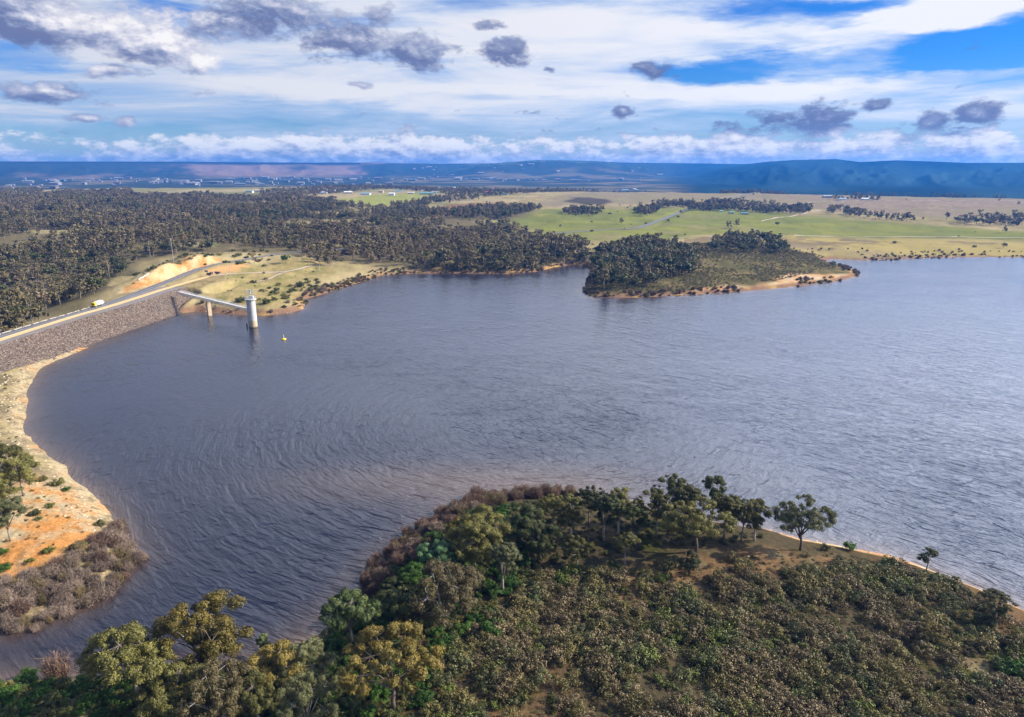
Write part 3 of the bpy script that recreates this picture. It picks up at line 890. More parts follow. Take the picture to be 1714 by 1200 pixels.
ribbon("road", ROAD, 7.6, M['asphalt'], .10, "grey asphalt road along the dam crest and over the hill")
ribbon("road_markings", ROAD, .22, M['marking'], .115, "white edge line of the dam road", u0=3.3)
ribbon("road_markings", ROAD, .16, M['marking'], .115, "white centre line of the dam road", u0=0)
ribbon("path", STRIP, 5.2, M['strip'], .11, "straight yellow gravel strip on the dam crest")
ribbon("road", SIDE, 4.2, M['asphalt'], .12, "short grey side road below the cutting", follow=True)
ribbon("road", FARROAD, 9, M['asphalt'], .25, "grey country road crossing the green paddocks", follow=True)
ribbon("path", TRACK1, 4.6, M['dirt'], .12, "pale dirt track behind the grassy headland", follow=True, jitter=1.6)
ribbon("path", TRACK2, 2.6, M['dirt'], .12, "narrow dirt track down the grassy headland to the water", follow=True, jitter=1.2)

for pts_, lb_ in (([(1120, 399, 7), (1290, 396, 6), (1450, 396, 5), (1600, 397, 5), (1714, 398, 5)], "thin brown vehicle track along the lower edge of the paddocks"),
                  ([(1250, 346, 14), (1420, 339, 15), (1560, 337, 15), (1714, 338, 15)], "faint farm track across the dry plain"),
                  ([(1275, 372, 9), (1330, 362, 11), (1372, 352, 13)], "short farm track beside the tree belt")):
    ribbon("path", smooth_path([pz3(*q) for q in pts_], 12), 4.5, M['dirt'], .35, lb_, follow=True, jitter=2)

# ------------------------------------------------------------------ the dam
dam = empty("dam", (float(EDGE[0][0]), float(EDGE[0][1]), 0))
tag(dam, "long rockfill dam with a stone face dropping to the water at left", "dam")
dloc = np.array(dam.location)
TOE = 23.0
prof = np.concatenate([np.linspace(0, TOE, 48)])
t_ = np.gradient(EDGE[:, :2], axis=0); t_ /= np.linalg.norm(t_, axis=1)[:, None]; nrm = np.stack([t_[:, 1], -t_[:, 0]], 1)
nE = len(EDGE)
# the face wraps round the right-hand end like a quarter cone
ctr = EDGE[-1, :2]; extra = []
a_n = math.atan2(nrm[-1][1], nrm[-1][0])
sec = [(EDGE[i, :2], nrm[i]) for i in range(nE)] + [(ctr, np.array([math.cos(a_n + q), math.sin(a_n + q)])) for q in np.linspace(.03, 1.25, 46)]
V = []
for o_, n_ in sec:
    for d in prof:
        V.append((o_[0] + n_[0] * d, o_[1] + n_[1] * d, CREST - .02 - d * (CREST + 1.2) / TOE))
V = np.array(V)
vor = vn(V[:, 0] / .7, V[:, 1] / .7, 3) - .5 + .6 * (vn(V[:, 0] / .45, V[:, 1] / .45, 4) - .5) + fbm(V[:, 0], V[:, 1], 9, 3, 9) * .5
dd_ = np.tile(prof, len(sec))
V[:, 2] += vor * .6 * ss(0, 1.0, dd_)
k = len(prof)
Ff = [(i * k + j, i * k + j + 1, (i + 1) * k + j + 1, (i + 1) * k + j) for i in range(len(sec) - 1) for j in range(k - 1)]
rm, t, b = material("rockfill")
p = t.pos()
vc = t.sep(t.voro(p, 2.3))
cc = t.ramp(vc[0], [(0, (.022, .016, .013)), (.25, (.082, .056, .042)), (.6, (.185, .122, .084)), (.88, (.29, .205, .145)), (1, (.50, .41, .30))])
f = t.noise(p, .05, 4, .6)
cc = t.mix(t.mr(f, .35, .65, 0, .6), cc, t.vm('MULTIPLY', cc, (.85, .92, 1.02)))
ed = t.voro(p, 2.3, 'DISTANCE_TO_EDGE', "Distance")
cc = t.mix(t.mr(ed, 0, .10, .55, 0), cc, (.05, .038, .034))
wet = t.mr(t.sep(p)[2], .15, .9, .8, 0)
cc = t.mix(wet, cc, (.035, .03, .03))
t.l.new(cc, b.inputs["Base Color"]); b.inputs["Roughness"].default_value = .9
bn = t.n.new("ShaderNodeBump"); bn.inputs["Strength"].default_value = 1; bn.inputs["Distance"].default_value = .5
t.l.new(t.voro(p, 2.3, out="Distance"), bn.inputs["Height"]); bn.invert = True; t.l.new(bn.outputs[0], b.inputs["Normal"])
link("rock_face", np_mesh("rock_face", V - dloc, np.array(Ff), False), rm, dam)
# crest and the bank on the valley side
cp = [(0.0, 0), (-3, .0), (-6, 0), (-10, 0), (-14, 0), (-19.5, 0), (-22, -1.0), (-50, -15), (-60, -19)]
sub = EDGE[::3]; ns = nrm[::3]
V = np.array([(e[0] + n_[0] * d, e[1] + n_[1] * d, CREST + z) for e, n_ in zip(sub, ns) for d, z in cp])
k = len(cp)
Ff = [(i * k + j, (i + 1) * k + j, (i + 1) * k + j + 1, i * k + j + 1) for i in range(len(sub) - 1) for j in range(k - 1)]
em, t, b = material("crest_gravel")
p = t.pos(); f = t.noise(p, .5, 6, .65)
t.l.new(t.mix(t.mr(f, .3, .7), (.15, .135, .125), (.26, .225, .20)), b.inputs["Base Color"]); b.inputs["Roughness"].default_value = .95
link("embankment", np_mesh("embankment", V - dloc, np.array(Ff), False), em, dam)

# guard rail on the valley side
gr = empty("guard_rail", (*pz3(-160, 607, 11.7)[:2], CREST))
tag(gr, "long cream guard rail on posts along the far edge of the dam road", "guard rail")
gl = np.array(gr.location)
RAILP = smooth_path([pz3(-160, 607, 11.7), pz3(0, 558.5, 11.7), pz3(75, 536, 11.7), pz3(120, 523, 11.7), pz3(150, 513.5, 11.7), pz3(185, 501.5, 11.7)], 1.2); rp = RAILP[:, :2]
bm_ = MB(); seg = rp[::6]
for i in range(len(seg) - 1):
    a_, b_ = seg[i], seg[i + 1]; mid = (a_ + b_) / 2; L = np.linalg.norm(b_ - a_)
    bm_.box((mid[0] - gl[0], mid[1] - gl[1], .62), (L * .72, .20, .30), math.atan2(b_[1] - a_[1], b_[0] - a_[0]))
bm_.build("rail", M['cream'], gr)
for q in rp[::4][:98]:
    MB().box((q[0] - gl[0], q[1] - gl[1] - 0, .38), (.34, .30, .80)).build("post", M['cream'], gr)

# ------------------------------------------------------------------ intake tower
TX, TY = g0(424, 547.5)
tw = empty("intake_tower", (TX, TY, 0)); tag(tw, "round pale concrete intake tower standing in the water", "tower")
tm, t, b = material("tower_concrete")
p = t.obj(); z = t.sep(p)[2]
st = t.noise(t.vm('MULTIPLY', p, (1.6, 1.6, .10)), 1.0, 4, .6)
cc = t.mix(t.mr(st, .35, .7), (.58, .57, .55), (.43, .43, .43))
cc = t.mix(t.mr(t.m('ADD', z, t.m('MULTIPLY', st, .8)), 4.6, 5.0, 1, 0), cc, (.50, .40, .27))
cc = t.mix(t.mr(z, .3, 1.1, .8, 0), cc, (.10, .08, .06))
t.l.new(cc, b.inputs["Base Color"]); b.inputs["Roughness"].default_value = .85
MB().lathe([(2.75, -6), (2.75, 6), (2.75, 12), (2.75, 17.4), (3.1, 18.0)], 28).build("shaft", tm, tw)
MB().lathe([(3.1, 18.0), (3.55, 18.2), (3.55, 18.7)], 28).build("platform", M['concrete'], tw)
rb = MB()
for kk in range(18):
    an = 2 * math.pi * kk / 18
    rb.tube([(3.4 * math.cos(an), 3.4 * math.sin(an), 18.7), (3.4 * math.cos(an), 3.4 * math.sin(an), 20.0)], .06, 5)
for zz in (19.3, 20.0):
    rb.tube([(3.4 * math.cos(2 * math.pi * kk / 24), 3.4 * math.sin(2 * math.pi * kk / 24), zz) for kk in range(25)], .06, 5, False)
rb.build("railing", M['steel'], tw)
hm = MB().box((0.6, .5, 19.6), (2.4, 2.2, 1.8)).build("hoist_house", M['concrete'], tw)
fr = MB()
for sx in (-1.9, .2, 2.2):
    for sy in (-1.3, 1.3):
        fr.tube([(sx, sy, 18.7), (sx, sy, 24.2)], .11, 6)
for sy in (-1.3, 1.3):
    fr.box((.15, sy, 24.2), (4.6, .24, .28))
for sx in (-1.9, .2, 2.2):
    fr.box((sx, 0, 24.25), (.2, 2.8, .22))
fr.box((.2, 0, 23.0), (.5, 1.4, 2.2))
fr.build("hoist_frame", M['steel'], tw)

ld = MB()
for o_ in (-.3, .3):
    ld.tube([(o_ + .9, -2.86, .3), (o_ + .9, -2.86, 18.4)], .06, 5)
for k_ in range(30):
    ld.box((.9, -2.86, .8 + k_ * .6), (.6, .06, .06))
ld.build("ladder", M['steeldark'], tw)
for zz in (5.2, 11.2):
    MB().lathe([(2.80, zz), (2.84, zz + .05), (2.84, zz + .2), (2.80, zz + .25)], 28).build("joint_band", M['concrete'], tw)

# marker pile beside the tower
mk = empty("marker_pile", (TX - 3.9, TY - .3, 0)); tag(mk, "short black pile standing in the water beside the intake tower", "pile")
MB().lathe([(.38, -3), (.38, 1.6), (.5, 1.6), (.5, 2.0), (.2, 2.5)], 12).build("pile_shaft", M['black'], mk)
MB().box((0, 0, 2.6), (.35, .35, .3)).build("cap", M['steeldark'], mk)

# footbridge from the dam to the tower
B0 = np.array(pz3(303, 489, 12.0)); B1 = np.array((TX - 2.4, TY + 1.4, 12.0))
B0[:2] += (B0[:2] - B1[:2]) / np.linalg.norm(B0[:2] - B1[:2]) * 3
fb_ = empty("footbridge", (float(B0[0]), float(B0[1]), 0)); tag(fb_, "slender pale footbridge running from the dam to the intake tower", "bridge")
dv = B1 - B0; BL = float(np.linalg.norm(dv)); ang_ = math.atan2(dv[1], dv[0]); ux = np.array((math.cos(ang_), math.sin(ang_))); un = np.array((-ux[1], ux[0]))
def bp(s, o, z): return (ux[0] * s + un[0] * o, ux[1] * s + un[1] * o, z)
MB().box(bp(BL / 2, 0, 12.0), (BL, 2.2, .22), ang_).build("deck", M['concrete'], fb_)
for o in (-1.0, 1.0):
    gb = MB(); gb.box(bp(BL / 2, o, 11.74), (BL, .22, .30), ang_); gb.box(bp(BL / 2, o, 10.2), (BL, .18, .22), ang_)
    nseg = int(BL / 2.4)
    for i in range(nseg + 1):
        s = i * BL / nseg
        gb.tube([bp(s, o, 11.6), bp(s, o, 10.2)], .10, 4)
        if i < nseg:
            gb.tube([bp(s, o, 11.6), bp(s + BL / nseg, o, 10.2)] if i % 2 else [bp(s, o, 10.2), bp(s + BL / nseg, o, 11.6)], .08, 4)
    gb.build("truss", M['steel'], fb_)
for o in (-1.05, 1.05):
    gb = MB()
    gb.box(bp(BL / 2, o, 13.2), (BL, .09, .09), ang_); gb.box(bp(BL / 2, o, 12.65), (BL, .06, .06), ang_)
    for i in range(int(BL / 2)):
        s = i * 2.0 + .5
        gb.box(bp(s, o, 12.65), (.08, .08, 1.05), ang_)
    gb.build("handrail", M['white'], fb_)
# pier where it stands in the water
best = min(np.linspace(5, BL - 5, 200), key=lambda s: abs((lambda q: 857 + 1143 * q[0] / (q[1] * math.cos(PITCH) + (CAMZ - 0) * math.sin(PITCH)))((B0[0] + ux[0] * s, B0[1] + ux[1] * s)) - 351))
MB().box(bp(best, 0, 3.9), (1.9, 2.6, 11.8), ang_).build("pier", M['concretetan'], fb_)
MB().box(bp(best, 0, 9.93), (2.4, 3.2, .25), ang_).build("pier_cap", M['concrete'], fb_)

# yellow buoy
bx, by = g0(475, 568)
bo = empty("mooring_buoy", (bx, by, 0)); tag(bo, "yellow cone-topped buoy floating in open water past the tower", "buoy")
MB().lathe([(1.0, -.5), (1.45, -.1), (1.5, .2), (1.25, .45), (.75, .7)], 20).build("float", M['yellow'], bo, smooth=True)
MB().tube([(0, 0, .8), (0, 0, 2.3)], [.45, .12], 8).build("mast", M['cream'], bo)
MB().lathe([(.15, 2.2), (.32, 2.5), (.1, 2.8)], 8).build("top_mark", M['yellow'], bo)

# ------------------------------------------------------------------ vehicles
def wheel(parent, x, y, r=.5, w_=.3):
    ty = MB().tube([(x, y - w_ / 2, r), (x, y + w_ / 2, r)], r, 14).build("wheel", M['black'], parent)
    MB().tube([(x, y - w_ / 2 - .02, r), (x, y + w_ / 2 + .02, r)], r * .5, 10).build("rim", M['steel'], ty)


def truck(loc, rz, cabm, bodym, label, flat=False, L=8.5):
    o = empty("truck", loc, rz); tag(o, label, "truck")
    MB().box((0, 0, .85), (L, 1.0, .3)).build("chassis", M['steeldark'], o)
    cb = MB().poly([(-1.15, .95), (1.15, .95), (1.15, 2.3), (.95, 3.0), (-.95, 3.0), (-1.15, 2.3)], 2.0)
    cb.v = [(x + L / 2 - 1.0, y, z) for x, y, z in cb.v]; cab = cb.build("cab", cabm, o)
    MB().box((L / 2 + .01, 0, 2.2), (.05, 2.0, .75)).build("windscreen", M['glass'], cab)
    for s in (-1, 1):
        MB().box((L / 2 - .9, s * 1.16, 2.25), (.9, .05, .6)).build("window", M['glass'], cab)
        MB().box((L / 2 + .02, s * .8, 1.15), (.06, .3, .2)).build("headlight", M['white'], o)
    if flat:
        MB().box((-1.1, 0, 1.15), (L - 2.4, 2.4, .22)).build("tray", bodym, o)
        MB().box((-L / 2 + 1.2, 0, 1.75), (1.8, 2.0, 1.0)).build("load", M['steeldark'], o)
    else:
        MB().box((-1.1, 0, 2.15), (L - 2.4, 2.4, 2.2)).build("cargo_box", bodym, o)
    for x in (L / 2 - 1.2, -L / 2 + 1.4, -L / 2 + 2.6):
        for s in (-1, 1):
            wheel(o, x, s * 1.0)
    return o


# white van beside a yellow one on the crest road
def on_road(px, off):
    best = min(range(len(ROAD)), key=lambda i: abs(857 + 1143 * ROAD[i][0] / (ROAD[i][1] * math.cos(PITCH) + (CAMZ - ROAD[i][2]) * math.sin(PITCH)) - px))
    q = offset_line(ROAD, off)[best]; tt = ROAD[min(best + 1, len(ROAD) - 1)] - ROAD[best]
    return (float(q[0]), float(q[1]), float(ROAD[best][2]) + .1), math.atan2(tt[1], tt[0])
l_, a_ = on_road(166, -1.7)
truck(l_, a_ + math.pi, M['yellow'], M['white'], "white box truck with a yellow cab driving along the dam crest", L=9.5)
x, y, z = ground(350, 459); z = max(z, hz_at(x, y))
truck((x, y, z), R(150), M['navy'], M['steeldark'], "dark flatbed truck parked where the gravel strip ends", True, 9)
x, y, z = ground(364, 458)
tl = empty("trailer", (x, y, hz_at(x, y)), R(160)); tag(tl, "low dark trailer parked behind the flatbed truck", "trailer")
MB().box((0, 0, 1.2), (6.5, 2.3, .9)).build("trailer_bed", M['steeldark'], tl)
MB().box((-3.9, 0, .8), (1.6, .15, .10)).build("drawbar", M['steeldark'], tl)
for xx in (-.6, .6):
    for s in (-1, 1): wheel(tl, xx, s * 1.05)

# ------------------------------------------------------------------ poles, signs, barrier
def pole(px, py, h, label, cross=True, mat=None):
    x, y, z = ground(px, py)
    o = empty("power_pole" if cross else "lamp_pole", (x, y, z), R(20)); tag(o, label, "pole")
    MB().tube([(0, 0, -1), (0, 0, h)], [.22, .14], 8).build("shaft", mat or M['wood'], o)
    if cross:
        MB().box((0, .2, h - .6), (2.8, .16, .18)).build("crossarm", M['wood'], o)
        for s in (-1.2, -.4, .4, 1.2):
            MB().lathe([(.09, h - .5), (.14, h - .35), (.06, h - .15)], 8, (s, .2)).build("insulator", M['white'], o)
    else:
        MB().box((.4, 0, h), (1.0, .25, .10)).build("head", M['steel'], o)
    return o


pole(184, 466, 17, "power pole with a crossarm rising from the trees left of the cutting")
pole(252, 431, 17, "power pole in front of the dark woodland above the cutting")
pole(291, 440, 22, "tall thin power pole at the top of the orange cutting", mat=M['steel'])
pole(386, 462, 11, "thin steel lamp pole on the grass beside the parked trailer", False, M['steel'])
pole(535, 455, 8, "short pale post at the edge of the trees by the dirt track", False, M['barkpale'])
for px, py, lb, mt in ((200, 490, "small white sign board at the start of the side road", M['white']), (382, 470, "small pale sign board at the foot of the lamp pole", M['cream']), (18, 549, "small red and white sign behind the guard rail", M['white'])):
    if px == 18:
        q = offset_line(EDGE, -21)[np.argmin(np.abs(EDGE[:, 1] - 372))]; x, y, z = float(q[0]), float(q[1]), 10.3
    else:
        x, y, z = ground(px, py)
    o = empty("sign", (x, y, z), 0); tag(o, lb, "sign")
    MB().tube([(0, 0, -.3), (0, 0, 2.2)], .06, 6).build("post", M['steel'], o)
    MB().box((0, -.09, 2.0), (1.1, .06, 1.0)).build("panel", mt, o)
x, y, z = ground(232, 470); x2, y2, z2 = ground(250, 459)
o = empty("barrier", (x, y, z)); tag(o, "row of white road barrier rails beside the curved side road", "barrier")
L_ = math.hypot(x2 - x, y2 - y); an = math.atan2(y2 - y, x2 - x)
for i in range(8):
    f = (i + .5) / 8; hx, hy = x + (x2 - x) * f, y + (y2 - y) * f
    MB().box((hx - x, hy - y, hz_at(hx, hy) - z + .9), (L_ / 8 * .8, .3, .5), an).build("rail", M['white'], o)
    MB().box((hx - x, hy - y, hz_at(hx, hy) - z + .3), (.25, .2, 1.0), an).build("post", M['white'], o)

# ------------------------------------------------------------------ plants
def leaf_quads(cent, nrm_, size, rg, aspect=1.0):
    n = len(cent)
    r1 = rg.normal(size=(n, 3)); t1 = np.cross(nrm_, r1); t1 /= np.linalg.norm(t1, axis=1)[:, None] + 1e-9
    t2 = np.cross(nrm_, t1); t2 /= np.linalg.norm(t2, axis=1)[:, None] + 1e-9
    s = (size * rg.uniform(.6, 1.35, n))[:, None]
    a = t1 * s; b_ = t2 * s * aspect
    V = np.stack([cent - a - b_ * .35, cent + a * .2 - b_, cent + a + b_ * .35, cent - a * .2 + b_], 1).reshape(-1, 3)
    F_ = np.arange(4 * n).reshape(n, 4)
    return V, F_


def crown_arrays(clumps, nleaf, size, rg, droop=.0, fill=.5):
    """clumps: (x,y,z,rx,rz); leaves lie over each clump's skin, some inside"""
    Vs, Fs, Ts = [], [], []
    off = 0
    vol = np.array([c_[3] ** 2 for c_ in clumps]); vol = vol / vol.mean()
    for c_, v_ in zip(clumps, vol):
        n = max(4, int(nleaf * v_))
        d = rg.normal(size=(n, 3)); d /= np.linalg.norm(d, axis=1)[:, None]
        d[:, 2] = np.where((d[:, 2] < -.3) & (rg.random(n) < .8), -d[:, 2], d[:, 2])
        rad_ = 1 - fill * rg.random(n) ** 1.5
        bumpy = 1 + .40 * (vn(d[:, 0] * 2.5 + c_[0], d[:, 1] * 2.5 + d[:, 2] * 2 + c_[1], 2) - .5) * 2
        pz_ = np.stack([c_[0] + d[:, 0] * c_[3] * rad_ * bumpy, c_[1] + d[:, 1] * c_[3] * rad_ * bumpy, c_[2] + d[:, 2] * c_[4] * rad_ * bumpy], 1)
        pz_[:, 2] -= droop * c_[4] * rg.random(n) ** 2 * 1.2
        nn = d + rg.normal(size=(n, 3)) * .36
        nn /= np.linalg.norm(nn, axis=1)[:, None]
        V_, F_ = leaf_quads(pz_, nn, size, rg)
        Vs.append(V_); Fs.append(F_ + off); off += len(V_)
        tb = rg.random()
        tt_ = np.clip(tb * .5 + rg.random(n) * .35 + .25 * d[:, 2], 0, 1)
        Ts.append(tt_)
    return np.vstack(Vs), np.vstack(Fs), np.concatenate(Ts)


def eucalypt(seed, h, w_, shape='round', nclump=55, nleaf=340, size=.108, trunkfrac=.35, rt=.32, csize=1.5, droop=.3, lean=0.0):
    """returns crown arrays and trunk MB"""
    rg = np.random.default_rng(seed); tb = MB()
    lx, ly = lean * h, rg.normal() * .04 * h
    base = np.array((0, 0, -.8)); fork = np.array((lx * .4 + rg.normal() * .2, ly * .4, h * trunkfrac))
    tb.tube([base, (fork + base) * .5 + rg.normal(size=3) * .12 * np.array([1, 1, 0]), fork], [rt * 1.25, rt * .95, rt * .8], 8)
    clumps = []
    nl = max(4, nclump // 8); R_ = w_ / 2
    for i in range(nl):
        an = 2 * math.pi * (i + rg.random() * .7) / nl
        if shape == 'umbrella':
            rad_ = R_ * rg.uniform(.35, .95); zt = h * rg.uniform(.68, .95) - .22 * h * (rad_ / R_) ** 2
        elif shape == 'tall':
            rad_ = R_ * rg.uniform(.15, .75); zt = h * (trunkfrac + (1 - trunkfrac) * rg.uniform(.15, 1.0)) * .96
        else:
            rad_ = R_ * rg.uniform(.2, .9); zt = h * (trunkfrac + (1 - trunkfrac) * rg.uniform(.2, .98)); zt = min(zt, h * (1 - .35 * (rad_ / R_) ** 2))
        tip = np.array((lx + rad_ * math.cos(an), ly + rad_ * math.sin(an), zt))
        mid = fork * .5 + tip * .5 + np.array((0, 0, .05 * h)) + rg.normal(size=3) * .3
        tb.tube([fork - (0, 0, rg.uniform(0, .12) * h), mid, tip], [rt * .55, rt * .33, rt * .12], 6)
        for k_ in range(int(1.35 * nclump) // nl):
            j = rg.normal(size=3) * np.array((R_ * .27, R_ * .27, h * .085))
            q = tip + j
            rad2 = math.hypot(q[0] - lx, q[1] - ly)
            if rad2 > R_: q[:2] = np.array((lx, ly)) + (q[:2] - (lx, ly)) * R_ / rad2
            q[2] = min(q[2], h - csize * .5 - .28 * h * (min(rad2, R_) / R_) ** 2 * (1 if shape != 'tall' else .6))
            cr = csize * rg.choice([rg.uniform(.35, .6), rg.uniform(.55, 1.0)])
            clumps.append((q[0], q[1], q[2], cr, cr * rg.uniform(.6, .85)))
            tb.tube([mid * .3 + tip * .7, q], [rt * .14, rt * .05], 4, False)
    return crown_arrays(clumps, nleaf, size, rg, droop), tb


PROTO = bpy.data.collections.new("prototypes")           # meshes copied from; never linked, never drawn


def proto_pair(name, seed, mat, bark, **kw):
    (V_, F_, T_), tb = eucalypt(seed, **kw)
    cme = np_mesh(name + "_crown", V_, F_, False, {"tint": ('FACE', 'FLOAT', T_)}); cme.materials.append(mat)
    tme = bpy.data.meshes.new(name + "_trunk"); tme.from_pydata(tb.v, [], tb.f); tme.update(); tme.materials.append(bark)
    tme.polygons.foreach_set("use_smooth", [True] * len(tme.polygons))
    return cme, tme, kw['h']


def pair_tree(pair, loc, h, label, group=None, rz=None, wscale=1.0, mat=None, name="gum_tree"):
    cme, tme, ph = pair
    o = empty(name, loc, rz if rz is not None else random.uniform(0, 6.28)); s = h / ph
    o.scale = (s * wscale, s * wscale, s)
    tag(o, label, "tree", group)
    c_ = bpy.data.objects.new("crown", cme); col.objects.link(c_); c_.parent = o
    if mat is not None:
        c_.material_slots[0].link = 'OBJECT'; c_.material_slots[0].material = mat
    t2 = bpy.data.objects.new("trunk", tme); col.objects.link(t2); t2.parent = o
    return o


PR = {
    'round1': proto_pair('round_gum', 1, M['olive'], M['bark'], h=14, w_=14, nclump=84, nleaf=440),
    'round2': proto_pair('dense_gum', 2, M['olive'], M['bark'], h=13, w_=12, nclump=80, nleaf=430, trunkfrac=.22),
    'round3': proto_pair('bushy_gum', 3, M['dark'], M['barkdark'], h=11, w_=11, nclump=70, nleaf=400, trunkfrac=.15),
    'tall1': proto_pair('tall_gum', 4, M['olive'], M['barkpale'], shape='tall', h=16, w_=8, nclump=60, nleaf=340, trunkfrac=.42, csize=1.25),
    'tall2': proto_pair('open_gum', 5, M['dark'], M['bark'], shape='tall', h=15, w_=9, nclump=62, nleaf=340, trunkfrac=.38, csize=1.3),
    'umb1': proto_pair('spreading_gum', 6, M['olive'], M['barkdark'], shape='umbrella', h=15, w_=15, nclump=84, nleaf=340, trunkfrac=.33, csize=1.35, rt=.36),
    'umb2': proto_pair('fine_gum', 8, M['olive'], M['bark'], shape='umbrella', h=17, w_=13, nclump=76, nleaf=330, trunkfrac=.45, csize=1.35),
    'wispy': proto_pair('wispy_gum', 9, M['brown'], M['barkpale'], h=15, w_=15, nclump=96, nleaf=300, trunkfrac=.2, csize=1.6, size=.115, droop=.8),
}
# trees of the near shore one by one: (px, py of base, height, kind, leaf, width factor, label)
NEAR = [
    (232, 1176, 16, 'round1', 'olive', 1.05, "broad olive green gum at the left end of the near grove"),
    (352, 1128, 17, 'round2', 'gold', 1.05, "tall golden gum whose crown stands over the dark inlet"),
    (300, 1215, 12, 'round2', 'olive', 1.1, "low olive gum in front of the broad olive green gum"),
    (375, 1225, 14, 'wispy', 'brown', .9, "wispy brown gum at the bottom edge below the tall golden gum"),
    (462, 1180, 13, 'round2', 'gold', 1.0, "yellowish gum right of the tall golden gum on the near bank"),
    (435, 1225, 12, 'round1', 'olive', .9, "olive gum cut by the bottom edge below the yellowish gum"),
    (520, 1172, 12, 'round1', 'grey', .9, "grey green gum between the yellowish gum and the golden forked gum"),
    (515, 1225, 11, 'wispy', 'grey', .9, "wispy grey gum cut by the bottom edge left of the golden forked gum"),
    (660, 1190, 16, 'umb1', 'gold', 1.05, "golden crowned gum with a dark forked trunk near the bottom edge"),
    (590, 1082, 13, 'round1', 'pale', .95, "pale green gum with white limbs leaning over the shaded water"),
    (745, 1052, 15.5, 'wispy', 'brown', 1.0, "large rounded grey brown gum with fine bare-looking twigs"),
    (682, 1062, 11, 'round3', 'dark', 1.0, "dark rounded gum tucked left of the large grey brown gum"),
    (732, 965, 10, 'round2', 'teal', .95, "blue green gum bright among dark trees behind the grey brown gum"),
    (795, 962, 14, 'round1', 'olive', .95, "olive brown rounded gum right of the blue green gum"),
    (842, 992, 13, 'tall2', 'grey', 1.0, "slim grey green gum at the edge of the heath"),
    (815, 925, 13, 'round2', 'olive', 1.0, "yellow green topped gum above the olive brown rounded gum"),
    (768, 920, 9, 'round2', 'gold', .9, "small yellow green gum behind the reddish drowned scrub"),
    (700, 1000, 8, 'round3', 'green', 1.1, "low deep green tree beside the shaded water"),
    (660, 1015, 7, 'round3', 'dark', 1.1, "low dark tree at the water's edge left of the deep green tree"),
    (880, 915, 13, 'round3', 'dark', .95, "dark broad gum at the left of the headland stand"),
    (905, 935, 11, 'round2', 'dark', 1.0, "dark lower gum in front of the headland stand"),
    (925, 890, 13, 'umb2', 'olive', 1.0, "flat topped olive gum at the back of the headland stand"),
    (955, 900, 14, 'tall1', 'olive', 1.1, "tall olive gum with a pale trunk in the headland stand"),
    (965, 945, 9, 'round2', 'olive', .9, "small olive gum in shade at the front of the headland stand"),
    (985, 880, 14, 'umb2', 'dark', .9, "dark flat topped gum in the middle of the headland stand"),
    (1010, 905, 15, 'tall2', 'dark', 1.1, "dark open gum left of the tight group of straight trunks"),
    (1035, 895, 15, 'tall1', 'olive', 1.1, "straight pale trunked gum in the middle of the headland stand"),
    (1060, 905, 12, 'tall2', 'dark', 1.1, "short dark gum right of the straight pale trunked gum"),
    (1045, 948, 10, 'tall2', 'olive', 1.1, "golden olive small gum standing forward of the headland stand"),
    (1098, 898, 15, 'umb2', 'olive', .95, "high crowned gum above the orange shore gap"),
    (1128, 880, 17, 'umb2', 'dark', .9, "tallest dark topped gum of the headland stand"),
    (1165, 925, 17, 'umb1', 'olive', 1.05, "big spreading gum with a dark trunk right of the orange shore gap"),
    (1150, 895, 15, 'tall2', 'olive', 1.2, "open gum just behind the big spreading gum"),
    (1190, 880, 17, 'tall1', 'dark', 1.0, "tall narrow gum poking up behind the big spreading gum"),
    (1212, 900, 14, 'tall2', 'olive', 1.1, "narrow gum right of the big spreading gum"),
    (1240, 905, 14, 'umb2', 'olive', .8, "slim trunked gum third from the lone end tree"),
    (1262, 905, 13, 'tall1', 'olive', 1.2, "slim trunked gum next to the lone end tree"),
    (1339, 921, 16, 'umb1', 'grey', .85, "lone spreading gum at the right end of the headland by the water"),
    (1152, 962, 6.5, 'round3', 'grey', .8, "young pale blue green tree in front of the bare soil patch"),
    (1550, 955, 6, 'tall2', 'grey', 1.2, "small grey tree on the right shore beside the heath"),
    (1665, 1040, 7, 'tall2', 'olive', 1.5, "small yellowish tree by the stony right shore"),
    (1560, 1080, 5, 'umb2', 'gold', 1.2, "small spreading yellow tree in the heath near the pale grass"),
    (445, 1110, 7, 'tall1', 'pale', .8, "thin sapling by the water left of the pale green gum"),
    (18, 905, 12, 'round1', 'grey', .9, "grey green tree at the left edge above the orange soil"),
    (8, 850, 15, 'round2', 'olive', 1.0, "dense olive tree at the left edge behind the grey green tree"),
    (40, 830, 12, 'tall2', 'olive', 1.3, "open olive tree on the left shore beside the rocky bank"),
    (35, 795, 8, 'round3', 'olive', 1.0, "small rounded tree at the back of the left shore group"),
    (0, 800, 12, 'round1', 'olive', 1.0, "olive tree cut by the left edge at the back of the group"),
]
for (px, py, h, kd, lf, ws, lb) in NEAR:
    x, y, z = ground(px, py)
    if 870 < px < 1280 and py < 950: h *= .91
    pair_tree(PR[kd], (x, y, z), h, lb, rz=(2.6 if px == 1339 else None), wscale=ws, mat=M[lf])

